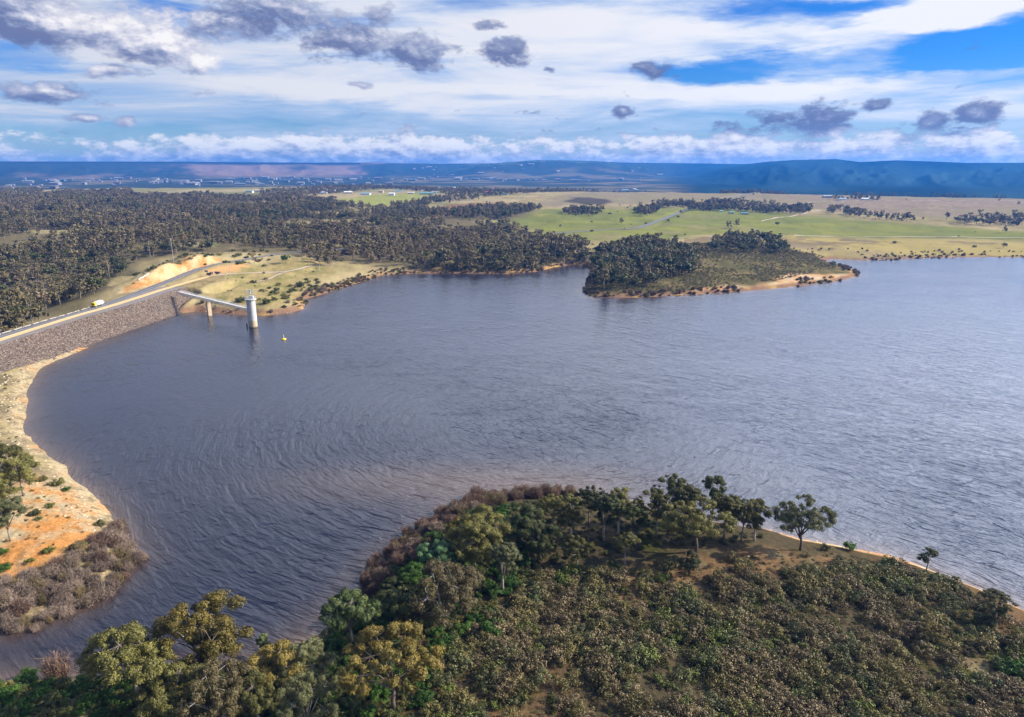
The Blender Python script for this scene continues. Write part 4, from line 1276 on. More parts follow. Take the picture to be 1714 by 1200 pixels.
# ---- shrubs
def shrub_mesh(name, seed, mat, r_=1.2, hgt_=1.5, n=12, nleaf=34, size=.10, cs=.55):
    nleaf = int(nleaf * 1.5); size *= .78
    rg = np.random.default_rng(seed); cl = []
    for i in range(n):
        a = rg.random() * 6.28; q = r_ * math.sqrt(rg.random()) * .8
        cl.append((q * math.cos(a), q * math.sin(a), hgt_ * rg.uniform(.25, .8) * (1 - .4 * (q / r_) ** 2), cs * rg.uniform(.6, 1.2), cs * rg.uniform(.55, 1.0)))
    V_, F_, T_ = crown_arrays(cl, nleaf, size, rg, .2, .5)
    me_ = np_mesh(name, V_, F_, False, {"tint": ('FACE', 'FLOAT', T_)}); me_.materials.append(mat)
    return me_


def twig_mesh(name, seed, mat, r_=1.6, hgt_=2.2, n=150):
    """a leafless bush: many thin branching stems"""
    rg = np.random.default_rng(seed); Vs = []; Ts = []
    def strip(a, b_, wd, tn):
        d = b_ - a; s = np.cross(d, rg.normal(size=3)); s = s / (np.linalg.norm(s) + 1e-9) * wd
        Vs.extend([a - s, a + s, b_ + s * .4, b_ - s * .4]); Ts.append(tn)
    for i in range(n):
        an = rg.random() * 6.28; q = r_ * math.sqrt(rg.random())
        root = np.array((q * .45 * math.cos(an), q * .45 * math.sin(an), -.2))
        tip = np.array((q * math.cos(an), q * math.sin(an), hgt_ * rg.uniform(.35, 1.25) * (1 - .3 * (q / r_) ** 2)))
        tn = rg.random()
        strip(root, tip, .035, tn * .7)
        for k_ in range(6):
            s0 = root + (tip - root) * rg.uniform(.35, .95); e = s0 + rg.normal(size=3) * .33 + (0, 0, .28)
            strip(s0, e, .028, tn)
            for _ in range(2):
                s1 = s0 + (e - s0) * rg.uniform(.3, 1); strip(s1, s1 + rg.normal(size=3) * .2 + (0, 0, .1), .022, min(1, tn + .2))
    V_ = np.array(Vs); F_ = np.arange(len(V_)).reshape(-1, 4)
    me_ = np_mesh(name, V_, F_, False, {"tint": ('FACE', 'FLOAT', np.array(Ts))}); me_.materials.append(mat)
    return me_


SHR = [shrub_mesh('heath_bush', 20, M['heath']), shrub_mesh('heath_bush_b', 21, M['heathbrown'], 1.3, 1.4, 14, 30, .09),
       shrub_mesh('heath_bush_c', 22, M['heathbrown'], 1.1, 1.6, 11, 30, .09, .5), shrub_mesh('heath_bush_d', 23, M['heathgreen'], 1.2, 1.1),
       shrub_mesh('heath_bush_e', 24, M['heath'], 1.5, 1.7, 16, 30, .10), shrub_mesh('heath_bush_f', 25, M['heathgreen'], .9, .9, 9, 34, .1, .45),
       shrub_mesh('heath_bush_g', 26, M['grey'], 1.2, 1.5), shrub_mesh('heath_bush_h', 27, M['heathbrown'], 1.5, 1.3, 16, 26, .09)]
GREENB = shrub_mesh('green_bush', 30, M['green'], 2.0, 2.6, 26, 60, .13, .75)
DARKB = shrub_mesh('dark_bush', 31, M['dark'], 2.0, 2.4, 24, 60, .13, .8)
MIXB = shrub_mesh('mixed_bush', 34, M['heathgreen'], 1.9, 1.7, 20, 50, .12, .6)
OLIVEB = shrub_mesh('olive_bush', 32, M['olive'], 1.8, 2.2, 22, 60, .12, .7)
PALEB = shrub_mesh('pale_bush', 33, M['teal'], 1.5, 1.8, 18, 60, .11, .6)
TW = [twig_mesh('bare_bush', 40, M['twig']), twig_mesh('bare_bush_b', 41, M['twig'], 1.9, 2.0), twig_mesh('bare_bush_c', 42, M['twigred']), twig_mesh('bare_bush_d', 43, M['twigred'], 1.4, 3.0, 120), twig_mesh('bare_bush_e', 44, M['heathbrown'], 1.3, 2.6, 110)]


def scatter(name, pts, rots, scl, vi, meshes, label, kind="stuff"):
    """countless plants as ONE object: geometry nodes put a copy on each point"""
    c_ = bpy.data.collections.new(name + "_kinds")
    for i, me_ in enumerate(meshes):
        c_.objects.link(bpy.data.objects.new("%s_kind_%02d" % (name, i), me_))
    me_ = bpy.data.meshes.new(name); me_.vertices.add(len(pts)); me_.vertices.foreach_set("co", np.asarray(pts, np.float32).ravel())
    for nm, typ, arr in (("rz", 'FLOAT', rots), ("sc", 'FLOAT', scl)):
        a_ = me_.attributes.new(nm, typ, 'POINT'); a_.data.foreach_set("value", np.asarray(arr, np.float32))
    a_ = me_.attributes.new("vi", 'INT', 'POINT'); a_.data.foreach_set("value", np.asarray(vi, np.int32))
    o = link(name, me_)
    g = bpy.data.node_groups.new(name + "_nodes", "GeometryNodeTree")
    g.interface.new_socket("Geometry", in_out='INPUT', socket_type='NodeSocketGeometry')
    g.interface.new_socket("Geometry", in_out='OUTPUT', socket_type='NodeSocketGeometry')
    gi = g.nodes.new("NodeGroupInput"); go_ = g.nodes.new("NodeGroupOutput")
    ip = g.nodes.new("GeometryNodeInstanceOnPoints"); ci = g.nodes.new("GeometryNodeCollectionInfo")
    ci.inputs["Collection"].default_value = c_; ci.inputs["Separate Children"].default_value = True; ci.inputs["Reset Children"].default_value = True
    def na(nm, typ):
        n = g.nodes.new("GeometryNodeInputNamedAttribute"); n.data_type = typ; n.inputs[0].default_value = nm; return n.outputs[0]
    cx = g.nodes.new("ShaderNodeCombineXYZ"); g.links.new(na("rz", 'FLOAT'), cx.inputs[2])
    g.links.new(gi.outputs[0], ip.inputs["Points"]); g.links.new(ci.outputs[0], ip.inputs["Instance"])
    ip.inputs["Pick Instance"].default_value = True
    g.links.new(na("vi", 'INT'), ip.inputs["Instance Index"]); g.links.new(cx.outputs[0], ip.inputs["Rotation"]); g.links.new(na("sc", 'FLOAT'), ip.inputs["Scale"])
    g.links.new(ip.outputs[0], go_.inputs[0])
    md = o.modifiers.new("scatter", 'NODES'); md.node_group = g
    tag(o, label, kind=kind)
    return o


def sample_poly(poly_px, z, spacing, jitter=.9, zfun=None):
    poly = [g0(*p, z) if z < 3 else gp(*p, z) for p in poly_px]
    xs = [p[0] for p in poly]; ys = [p[1] for p in poly]
    gx, gy = np.meshgrid(np.arange(min(xs), max(xs), spacing), np.arange(min(ys), max(ys), spacing))
    gx = gx.ravel() + rng.uniform(-.5, .5, gx.size) * spacing * jitter; gy = gy.ravel() + rng.uniform(-.5, .5, gy.size) * spacing * jitter
    k = sdpoly(gx, gy, poly) > 0
    return gx[k], gy[k]


def landsd(x, y):
    return -sdpoly(x + fbm(x, y, 14, 3, 11) * 1.8, y + fbm(x, y, 14, 3, 15) * 1.8, LAKE)


def simple_plant(name, me_, x, y, z, s, label, cat, group=None, mat=None):
    o = link(name, me_, None, None, (x, y, z)); o.rotation_euler = (0, 0, random.uniform(0, 6.28)); o.scale = (s * random.uniform(.9, 1.1), s * random.uniform(.9, 1.1), s)
    if mat is not None and me_.materials:
        o.material_slots[0].link = 'OBJECT'; o.material_slots[0].material = mat
    return tag(o, label, cat, group)


# heath on the right of the near shore
hp = [(700, 1240), (740, 1110), (790, 1060), (860, 1000), (920, 960), (1040, 950), (1180, 945), (1290, 925), (1360, 925), (1420, 930), (1500, 945), (1570, 970), (1640, 1000), (1700, 1040), (1790, 1110), (1900, 1240)]
hx_, hy_ = sample_poly(hp, 4, 1.4)
bare = ss(-3, 3, sdpoly(hx_, hy_, ZW['sandpt']) + fbm(hx_, hy_, 10, 3, 88) * 6); pg = ss(-3, 2, sdpoly(hx_, hy_, ZW['palegrass']))
sdh = landsd(hx_, hy_)
dn = fbm(hx_, hy_, 9, 3, 44)
k = (rng.random(len(hx_)) < (1 - .86 * bare) * (1 - .93 * pg) * np.clip(.80 + dn * 1.9, .08, 1)) & (sdh > 3.0)
hx_, hy_, dn = hx_[k], hy_[k], dn[k]
hzz = H(hx_, hy_)
hs = rng.uniform(.5, 1.0, len(hx_)) ** 2.2 * 2.1 * (1 + .25 * dn)
typ = fbm(hx_, hy_, 16, 3, 49) + rng.normal(size=len(hx_)) * .40
hv = np.where(typ > .32, rng.choice([3, 5, 6], len(hx_)), np.where(typ < -.25, rng.choice([1, 2, 7], len(hx_)), rng.choice([0, 4, 0, 6, 1], len(hx_))))
dist_ = np.sqrt(hx_ ** 2 + hy_ ** 2 + 96 ** 2)
infr = (np.abs(hx_ / (hy_ * math.cos(PITCH) + 96 * math.sin(PITCH))) < .74) & (hy_ > 100)
score = np.where(infr, hs / dist_, 0)
order = np.argsort(-score); top = order[:240]; rest = order[240:]
wordsz = ["brown", "grey", "olive", "green"]
for i in top:
    vi = int(hv[i]); cname = {0: "olive", 4: "olive", 1: "brown", 2: "brown", 7: "brown", 3: "green", 5: "green", 6: "grey green"}[vi]
    simple_plant("heath_shrub", SHR[vi], hx_[i], hy_[i], hzz[i] - .1, hs[i], "low %s shrub among the dense heath of the near headland" % cname, "shrub", "%s shrubs of the near heath" % cname)
bigs = [i for i in rng.permutation(len(hx_)) if infr[i] and landsd(hx_[i:i+1], hy_[i:i+1])[0] > 5][:60]
for i in bigs:
    q = random.choice([OLIVEB, OLIVEB, DARKB, PALEB, MIXB, MIXB])
    nm_ = {OLIVEB.name: "olive", DARKB.name: "dark green", PALEB.name: "blue green", MIXB.name: "light green"}[q.name]
    simple_plant("heath_shrub", q, hx_[i], hy_[i], hzz[i] - .1, random.uniform(.5, .95), "larger %s shrub standing above the dense heath of the near headland" % nm_, "shrub", "larger %s shrubs of the near heath" % nm_)
scatter("heath_scrub", np.stack([hx_[rest], hy_[rest], hzz[rest] - .1], 1), rng.uniform(0, 6.28, len(rest)), hs[rest], hv[rest], SHR, "dense low brown and olive heath scrub covering the near headland")
lx_, ly_ = sample_poly(hp, 4, 1.15)
k = (rng.random(len(lx_)) < .75 * (1 - .5 * ss(-3, 3, sdpoly(lx_, ly_, ZW['sandpt'])))) & (landsd(lx_, ly_) > 2.0); lx_, ly_ = lx_[k], ly_[k]
scatter("ground_cover", np.stack([lx_, ly_, H(lx_, ly_) - .08], 1), rng.uniform(0, 6.28, len(lx_)), rng.uniform(.2, .5, len(lx_)), rng.choice([0, 1, 3, 5, 7], len(lx_)), SHR, "low tufts and herbs between the heath shrubs")
print("heath", len(hx_))
# undergrowth under the near grove, dark green
up = [(-40, 1240), (-40, 1143), (160, 1138), (330, 1130), (450, 1125), (540, 1085), (610, 1020), (660, 950), (720, 905), (790, 875), (900, 850), (1000, 850), (1100, 880), (1200, 890), (1290, 900), (1250, 930), (1100, 935), (950, 960), (860, 1010), (800, 1070), (740, 1130), (720, 1250)]
ux_, uy_ = sample_poly(up, 2, 2.1)
k = (landsd(ux_, uy_) > .3) & (rng.random(len(ux_)) < np.where(ux_ > 12, .8, .97)); ux_, uy_ = ux_[k], uy_[k]
uz = H(ux_, uy_); uv = np.where(ux_ > 5, rng.choice([0, 0, 2, 2, 3, 4], len(ux_)), rng.choice([0, 0, 1, 1, 2], len(ux_))); 
scatter("undergrowth", np.stack([ux_, uy_, uz - .1], 1), rng.uniform(0, 6.28, len(ux_)), rng.uniform(.45, .95, len(ux_)) * np.where(ux_ > 5, .6, 1), uv, [DARKB, GREENB, OLIVEB, SHR[1], SHR[4]], "dark green undergrowth below the near shore trees")
# noticeable bushes
for px, py, s, me_, lb in [
    (825, 1062, 1.5, GREENB, "bright green bush right of the large grey brown gum"), (748, 1082, 1.1, GREENB, "bright green bush below the large grey brown gum"),
    (810, 1080, .9, OLIVEB, "yellow green bush below the bright green bush by the heath"), (895, 1003, .8, GREENB, "small vivid green bush at the top left of the heath"),
    (938, 975, .8, GREENB, "vivid green bush in shade under the headland stand"), (905, 978, .8, OLIVEB, "olive bush beside the vivid green bush in shade"),
    (1022, 950, 1.2, OLIVEB, "rounded yellow bush at the left end of the bare soil patch"), (1422, 920, 1.0, GREENB, "small dark green bush on the right shore past the lone gum"),
    (1380, 920, .9, OLIVEB, "olive bush close to the lone gum on the shore"), (1465, 1015, .7, PALEB, "small blue green bush in the upper right heath"),
    (1485, 1000, .7, DARKB, "dark bush at the upper right of the heath"), (1585, 985, 1.1, DARKB, "large dark bush near the right shore"), (1590, 1010, 1.0, DARKB, "dark bush in the right heath near the shore"),
    (1645, 1045, 1.2, DARKB, "dark bush left of the small yellowish tree"), (1690, 1075, .6, GREENB, "small upright green bush by the stony shore"),
    (1710, 1085, .7, GREENB, "vivid green bush at the right edge above the pale grass"), (1672, 1118, .9, DARKB, "dark bush at the left of the vivid bushes by the pale grass"), (1682, 1125, 1.0, GREENB, "vivid green rounded bush beside the pale grass"),
    (1705, 1125, 1.2, GREENB, "big vivid green bush at the right edge beside the pale grass"),
    (82, 925, .9, MIXB, "dark green bush on the orange soil of the left shore"), (50, 940, .6, MIXB, "small green bush at the lower left of the orange soil"), (8, 955, .8, GREENB, "green bush at the left edge below the orange soil"),
    (132, 920, 1.1, OLIVEB, "olive bush where the orange soil meets the drowned scrub"), (95, 812, 1.2, OLIVEB, "spreading olive bush on the pale rocky bank"), (112, 822, .7, GREENB, "small green bush beside the spreading olive bush"),
    (85, 848, .8, MIXB, "low green bush above the orange soil"), (60, 862, .8, DARKB, "dark bush under the left edge trees"), (65, 870, .6, MIXB, "small round bush in the middle of the orange soil"), (5, 928, .8, GREENB, "green bush at the left edge beside the orange soil"), (168, 880, .9, OLIVEB, "brown olive bush near the tip of the orange soil"),
    (70, 805, .9, OLIVEB, "round olive bush at the foot of the left shore trees"), (10, 1170, 1.3, GREENB, "green bush at the bottom left corner"), (48, 1140, 1.1, GREENB, "lime green bush at the water's edge bottom left"), (178, 1135, .9, OLIVEB, "pale bush at the water's edge left of the broad gum"),
]:
    x, y, z = ground(px, py); simple_plant("bush", me_, x, y, z - .1, s, lb, "bush")
for q_, (px, py, s_) in enumerate([(105, 1158, 1.0), (135, 1150, .9), (160, 1148, 1.0), (75, 1152, .9), (185, 1150, .8)]):
    x, y, z = ground(px, py); simple_plant("bush", [OLIVEB, MIXB, DARKB, GREENB, OLIVEB][q_], x, y, z - .1, s_, "bush in the row behind the bare brown shrub at the bottom left water's edge", "bush", "bushes behind the bare brown shrub")
x, y, z = ground(98, 1140); simple_plant("dead_shrub", TW[3], x, y, max(z, 0), 1.9, "tall bare brown shrub standing at the bottom left water's edge", "dead shrub", mat=M['twigred'])
# drowned bare scrub along the left spit and the near headland
def ring(poly_px, spacing, smin, smax, vis, group, label, mats=None, cap=999):
    x_, y_ = sample_poly(poly_px, 0, spacing)
    for i in range(min(len(x_), cap)):
        s = random.uniform(smin, smax); z = max(hz_at(x_[i], y_[i]), -.3)
        simple_plant("dead_shrub", TW[random.choice(vis)], x_[i], y_[i], z, s, label, "dead shrub", group)
    return len(x_)
n = ring([(0, 1066), (0, 1000), (60, 985), (110, 965), (140, 940), (185, 905), (200, 880), (216, 900), (220, 925), (246, 938), (232, 955), (200, 985), (165, 1010), (120, 1030), (60, 1060), (20, 1068)], 2.3, .55, 1.35, [0, 0, 1, 1, 2, 4],
     "drowned bare shrubs round the left spit", "leafless grey drowned shrub on the end of the left spit")
n2_ = ring([(596, 1010), (610, 960), (650, 915), (700, 878), (745, 848), (800, 830), (880, 822), (960, 822), (970, 846), (880, 856), (805, 878), (748, 912), (705, 955), (655, 1000), (622, 1030)], 2.2, .5, 1.25, [2, 2, 0, 3, 4],
     "bare reddish shrubs round the near headland", "leafless reddish shrub at the water's edge of the near headland")
print("dead", n, n2_)

# ------------------------------------------------------------------ mid and far trees
def far_tree_mesh(name, seed, mat, bark, h=11, w_=8, n=16, nleaf=26, size=.42, tall=False):
    rg = np.random.default_rng(seed); cl = []
    for i in range(n):
        a = rg.random() * 6.28; q = w_ / 2 * math.sqrt(rg.random()) * .75
        z = h * rg.uniform(.38 if not tall else .3, .92) * (1 - .22 * (q / (w_ / 2)) ** 2)
        cs = w_ * .16 * rg.uniform(.7, 1.3); cl.append((q * math.cos(a), q * math.sin(a), z, cs, cs * .8))
    V_, F_, T_ = crown_arrays(cl, nleaf, size, rg, .2, .4)
    tb = MB(); tb.tube([(0, 0, -1), (0, 0, h * .75)], [.28, .12], 5, False)
    for c_ in cl[:6]:
        tb.tube([(0, 0, h * .35), c_[:3]], [.13, .05], 4, False)
    nv = len(V_); V2 = np.vstack([V_, np.array(tb.v)]); F2 = np.vstack([F_, np.array(tb.f) + nv])
    T2 = np.concatenate([T_, np.full(len(tb.f), .5)]); mi = np.concatenate([np.zeros(len(F_)), np.ones(len(tb.f))])
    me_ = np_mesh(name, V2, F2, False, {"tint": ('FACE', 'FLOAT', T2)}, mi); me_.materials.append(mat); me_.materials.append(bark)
    return me_


FT = [far_tree_mesh('woodland_tree', 50, M['far'], M['bark']), far_tree_mesh('woodland_tree_b', 51, M['far'], M['bark'], 13, 8, 16, 28, .42, True),
      far_tree_mesh('woodland_tree_c', 52, M['farbrown'], M['bark'], 10, 8), far_tree_mesh('woodland_tree_d', 53, M['dark'], M['barkdark'], 10, 9, 18, 28, .42),
      far_tree_mesh('woodland_tree_e', 54, M['farbrown'], M['bark'], 12, 8, 14, 24, .42, True), far_tree_mesh('woodland_tree_f', 55, M['far'], M['bark'], 8, 7, 12, 24, .4)]
FOREST = [(-250, 640), (-250, 322), (60, 330), (110, 322), (210, 322), (240, 332), (330, 328), (430, 334), (500, 330), (560, 342), (640, 347), (700, 352), (760, 355), (800, 350), (860, 350), (905, 352), (850, 366), (862, 386), (940, 403), (985, 425),
          (985, 440), (962, 440), (930, 445), (895, 452), (850, 456), (780, 455), (700, 454), (640, 446), (590, 436), (545, 452), (520, 440), (500, 424), (470, 417), (400, 418), (345, 421), (290, 426), (250, 432), (210, 448), (195, 470), (178, 486), (150, 498), (100, 512), (40, 535), (0, 548), (-100, 590)]
fx, fy = sample_poly(FOREST, 9, 7.4)
bk = np.flatnonzero(EDGE[:, 1] < 425)
bi = rng.choice(bk, 190); bo_ = rng.uniform(23.5, 60, 190)
fx = np.concatenate([fx, EDGE[bi, 0] - nrm[bi, 0] * bo_]); fy = np.concatenate([fy, EDGE[bi, 1] - nrm[bi, 1] * bo_])
r_f = np.hypot(fx, fy); 
keepp = 1 - clearing(fx, fy)
ppx = 857 + 1143 * fx / (fy * math.cos(PITCH) + 90 * math.sin(PITCH)); ppy = 600 - 1143 * (fy * math.sin(PITCH) - 90 * math.cos(PITCH)) / (fy * math.cos(PITCH) + 90 * math.sin(PITCH))
dens = np.clip(.78 + 1.6 * fbm(fx, fy, 150, 3, 200) + .6 * fbm(fx, fy, 40, 2, 207) + .55 * (np.hypot(fx, fy) < 640), .06, 1) * keepp
lsd_ = landsd(fx, fy); dens = np.maximum(dens, .85 * (lsd_ < 75) * (ppx > 690) * (ppx < 985)); rd, _ = pathdist(fx, fy, ROAD[::4]); dens = dens * (rd > 11)
dmz = sdpoly(fx, fy, [tuple(p) for p in offset_line(EDGE, 30)[::10]] + [tuple(p) for p in offset_line(EDGE, -22)[::-10]]); dens = dens * (dmz < 0)
k = (rng.random(len(fx)) < dens) & (landsd(fx, fy) > 3); fx, fy, ppx, ppy = fx[k], fy[k], ppx[k], ppy[k]
fz = H(fx, fy); de_, _ = pathdist(fx, fy, EDGE[::6]); fz = np.maximum(fz, np.where(de_ < 56, 9.4 - (de_ - 22) * .5, -99)); fs = 1.12 * rng.uniform(.6, 1.25, len(fx)) * (1 + .45 * fbm(fx, fy, 90, 3, 222)) * np.where(rng.random(len(fx)) < .08, 1.35, 1)
br = fbm(fx, fy, 180, 3, 210) + rng.normal(size=len(fx)) * .3 + .25 * (ppx < 350) * (ppy < 420)
fv_ = np.where(br > .2, rng.choice([2, 4, 2, 1], len(fx)), rng.choice([0, 0, 1, 3, 5], len(fx)))
inv = (ppx > -30) & (ppx < 1744)
sc_ = np.where(inv, fs / np.hypot(fx, fy), 0)
order = np.argsort(-sc_); nInd = 100
for i in order[:nInd]:
    where = "behind the dam in the shaded valley" if ppx[i] < 260 else "at the water side edge of the woodland"
    simple_plant("woodland_tree", FT[int(fv_[i])], fx[i], fy[i], fz[i], fs[i], "dusky gum tree " + where, "tree", "woodland trees " + where)
rest = order[nInd:]
FX, FY, FZ, FS, FV = fx[rest], fy[rest], fz[rest], fs[rest], fv_[rest]
# lines and belts of trees farther out: (pixel polygon, spacing, density)
belts = [([(430, 322), (560, 314), (640, 312), (760, 313), (860, 311), (1000, 315), (1000, 321), (880, 325), (820, 330), (760, 340), (700, 345), (690, 341), (760, 325), (640, 318), (560, 326), (500, 330), (440, 330)], 15, .75),
         ([(0, 321), (60, 318), (75, 323), (60, 328), (0, 329)], 14, .8), ([(-50, 309.5), (90, 309.5), (90, 311), (-50, 311)], 30, .3),
         ([(640, 348), (720, 334), (760, 332), (730, 343), (680, 352)], 12, .8), ([(830, 352), (905, 351), (880, 357), (820, 362)], 10, .9),
         ([(940, 354), (990, 350), (1010, 356), (990, 363), (945, 362)], 9, .8), ([(1060, 352), (1100, 345), (1110, 354), (1080, 362), (1060, 360)], 8, .8),
         ([(1100, 340), (1160, 338), (1150, 347), (1100, 350)], 10, .6),
         ([(1150, 342), (1220, 338), (1300, 342), (1360, 350), (1350, 360), (1310, 358), (1240, 354), (1150, 356)], 10, .75),
         ([(1385, 352), (1420, 352), (1480, 364), (1530, 368), (1600, 370), (1714, 366), (1714, 380), (1600, 374), (1520, 373), (1460, 367), (1385, 358)], 10, .6),
         ([(1205, 320), (1270, 317), (1320, 319), (1320, 323), (1205, 325)], 14, .8), ([(1000, 317), (1090, 316), (1090, 319), (1000, 320)], 20, .5), ([(1410, 320), (1500, 320), (1714, 324), (1714, 326), (1500, 323), (1410, 323)], 22, .45),
         ([(1540, 322), (1620, 320), (1620, 326), (1540, 326)], 15, .4), ([(1390, 331), (1475, 332), (1475, 337), (1390, 336)], 14, .4),
         ([(1060, 318), (1714, 325), (1714, 420), (1300, 395), (860, 385)], 170, .3)]
for poly, sp, dn_ in belts:
    x_, y_ = sample_poly(poly, 14, sp); k = (rng.random(len(x_)) < dn_ * np.clip(.85 + 1.9 * fbm(x_, y_, 45, 3, 400), 0, 1.4)) & (landsd(x_, y_) > 10); x_, y_ = x_[k], y_[k]
    if len(x_) == 0: continue
    FX = np.concatenate([FX, x_]); FY = np.concatenate([FY, y_]); FZ = np.concatenate([FZ, H(x_, y_)])
    FS = np.concatenate([FS, rng.uniform(.45, 1.5, len(x_))]); FV = np.concatenate([FV, rng.choice([0, 0, 1, 3, 2], len(x_))])
scatter("distant_woodland", np.stack([FX, FY, FZ], 1), rng.uniform(0, 6.28, len(FX)), FS, FV, FT, "distant dusky gum woodland and tree belts across the plain")
print("woodland", len(FX))
# lone paddock and headland trees, each its own thing
PAD = [(1083, 362, 17, "spreading paddock tree beside the country road"), (1040, 375, 9, "round paddock tree left of the country road"), (848, 392, 15, "tall pair-like tree at the left corner of the green paddock"),
       (857, 392, 13, "slimmer tree next to the tall one at the paddock corner"), (1219, 383, 11, "narrow dark tree in the middle of the green paddock"), (1233, 381, 12, "rounder tree right of the narrow paddock tree"),
       (1301, 378, 7, "small lone tree right of the middle paddock pair"), (1682, 390, 9, "lone tree in the right-hand paddock"), (1402, 322, 14, "small dark tree on the skyline of the plain"),
       (1118, 372, 6, "small tree on the verge where the road bends"), (1135, 366, 6, "roadside tree above the bend"), (1150, 344, 9, "roadside tree near the belt"), (1680, 415, 7, "small tree near the far right shore")]
for px, py, h, lb in PAD:
    x, y, z = ground(px, py); simple_plant("paddock_tree", FT[0 if h > 8 else 3], x, y, z, h / 10.5 * 1.2, lb, "tree")
# the far headland: darker trees in the west, a line along its crest
ISL = [([(985, 448), (1000, 425), (1060, 410), (1140, 416), (1180, 436), (1165, 462), (1080, 484), (1010, 488), (990, 470)], 9.6, .80, [3, 0, 3, 1]),
       ([(1185, 412), (1240, 400), (1300, 406), (1320, 426), (1260, 424), (1190, 420)], 10.5, .6, [3, 0]),
       ([(1285, 445), (1320, 430), (1375, 434), (1395, 446), (1350, 458), (1300, 458)], 10.5, .6, [3, 5]), ([(1150, 435), (1260, 425), (1300, 470), (1180, 482)], 17, .4, [3, 5])]
grp = "trees of the far headland"; cnt = 0
for poly, sp, dn_, vs in ISL:
    x_, y_ = sample_poly(poly, 6, sp); k = (rng.random(len(x_)) < dn_) & (landsd(x_, y_) > 4); x_, y_ = x_[k], y_[k]; z_ = H(x_, y_)
    for i in range(len(x_)):
        if cnt < 285:
            simple_plant("headland_tree", FT[random.choice(vs)], x_[i], y_[i], z_[i], random.uniform(.9, 1.6), "dark green tree on the far headland across the water", "tree", grp); cnt += 1
print("headland", cnt)
# scrub over the far headland and shore margins
sx_, sy_, ss_, sv_ = [], [], [], []
def more(poly, z, sp, dn_, smin, smax, vs, lo=1.0, hi=1e9):
    x_, y_ = sample_poly(poly, z, sp); sdx = landsd(x_, y_); k = (rng.random(len(x_)) < dn_ * np.clip(.9 + 2.2 * fbm(x_, y_, 28, 3, 555), .1, 1.3)) & (sdx > lo) & (sdx < hi)
    sx_.append(x_[k]); sy_.append(y_[k]); ss_.append(rng.uniform(smin, smax, k.sum())); sv_.append(rng.choice(vs, k.sum()))
KM = SHR + [DARKB, OLIVEB] + TW      # 0-7 heath, 8 dark, 9 olive, 10.. twig
more([(980, 440), (1000, 425), (1100, 412), (1250, 402), (1330, 420), (1390, 435), (1400, 448), (1330, 464), (1240, 478), (1100, 490), (980, 495)], 5, 3.2, .8, .55, 1.15, [0, 4, 1, 7, 3, 0], 5)
more([(970, 440), (990, 440), (990, 470), (1000, 480), (1100, 478), (1240, 476), (1250, 492), (1100, 504), (975, 502)], 1, 3.2, .75, .6, 1.2, [12, 10, 1, 12, 9], -1, 10)
more([(1300, 455), (1400, 440), (1450, 455), (1440, 475), (1340, 482)], 1, 5, .5, .7, 1.4, [12, 10, 9, 8], -3, 12)
more([(500, 500), (520, 478), (560, 462), (620, 448), (700, 446), (800, 446), (900, 440), (980, 430), (985, 448), (960, 446), (900, 462), (700, 464), (640, 466), (560, 490), (510, 506)], 2, 3.4, .75, .5, 1.15, [12, 10, 9, 8, 1], -1.0, 13)
more([(330, 525), (335, 500), (500, 488), (515, 500), (510, 520), (440, 530)], 2, 4.5, .35, .5, 1.1, [0, 10, 9, 1], .5, 14)
more([(420, 500), (440, 485), (520, 465), (545, 470), (510, 500), (450, 512)], 4, 5, .35, .8, 1.5, [8, 9, 0], 3)
more([(340, 490), (380, 462), (530, 440), (540, 460), (500, 490), (400, 500)], 6, 7, .22, .5, 1.0, [0, 4, 9], 3)
more([(1300, 440), (1380, 428), (1480, 432), (1640, 428), (1714, 428), (1800, 430), (1714, 420), (1560, 420), (1480, 425), (1200, 400)], 2, 7, .42, .4, 1.1, [12, 10, 9, 1], 0, 60)
more([(1440, 432), (1560, 424), (1714, 424), (1800, 430), (1714, 437), (1560, 438), (1480, 440)], 0, 5, .45, .4, 1.1, [12, 10, 1], -9, 16)
more([(0, 620), (60, 612), (60, 640), (40, 700), (60, 760), (0, 780)], 4, 3.2, .45, .3, .7, [0, 1, 4, 5], 4)
more([(0, 790), (90, 800), (150, 850), (180, 900), (80, 960), (0, 990)], 5, 2.8, .4, .18, .5, [0, 1, 4, 5, 6], 3)
more([(180, 495), (220, 470), (250, 445), (330, 425), (460, 420), (470, 430), (400, 445), (330, 440), (240, 465), (205, 488)], 14, 6, .35, .7, 1.6, [9, 8, 0], 5)
more([(870, 385), (985, 400), (1000, 420), (985, 430), (930, 415), (860, 395)], 6, 8, .5, 1, 2, [9, 8, 0], 5)
more([(1000, 340), (1714, 372), (1714, 425), (1400, 432), (1250, 398), (1100, 402), (870, 400)], 8, 26, .07, .8, 2.0, [9, 8, 0], 8)
sx_, sy_, ss_, sv_ = map(np.concatenate, (sx_, sy_, ss_, sv_))
rdist = np.minimum(pathdist(sx_, sy_, ROAD[::4])[0], np.minimum(pathdist(sx_, sy_, TRACK1[::3])[0], pathdist(sx_, sy_, TRACK2[::2])[0]))
k = (rdist > 6) & (sdpoly(sx_, sy_, DAMZONE) < 0); sx_, sy_, ss_, sv_ = sx_[k], sy_[k], ss_[k], sv_[k]
sz_ = np.maximum(H(sx_, sy_), -.2)
scatter("shore_scrub", np.stack([sx_, sy_, sz_ - .1], 1), rng.uniform(0, 6.28, len(sx_)), ss_, sv_, KM, "low scrub and drowned brush along the far shores")
print("scrub", len(sx_))
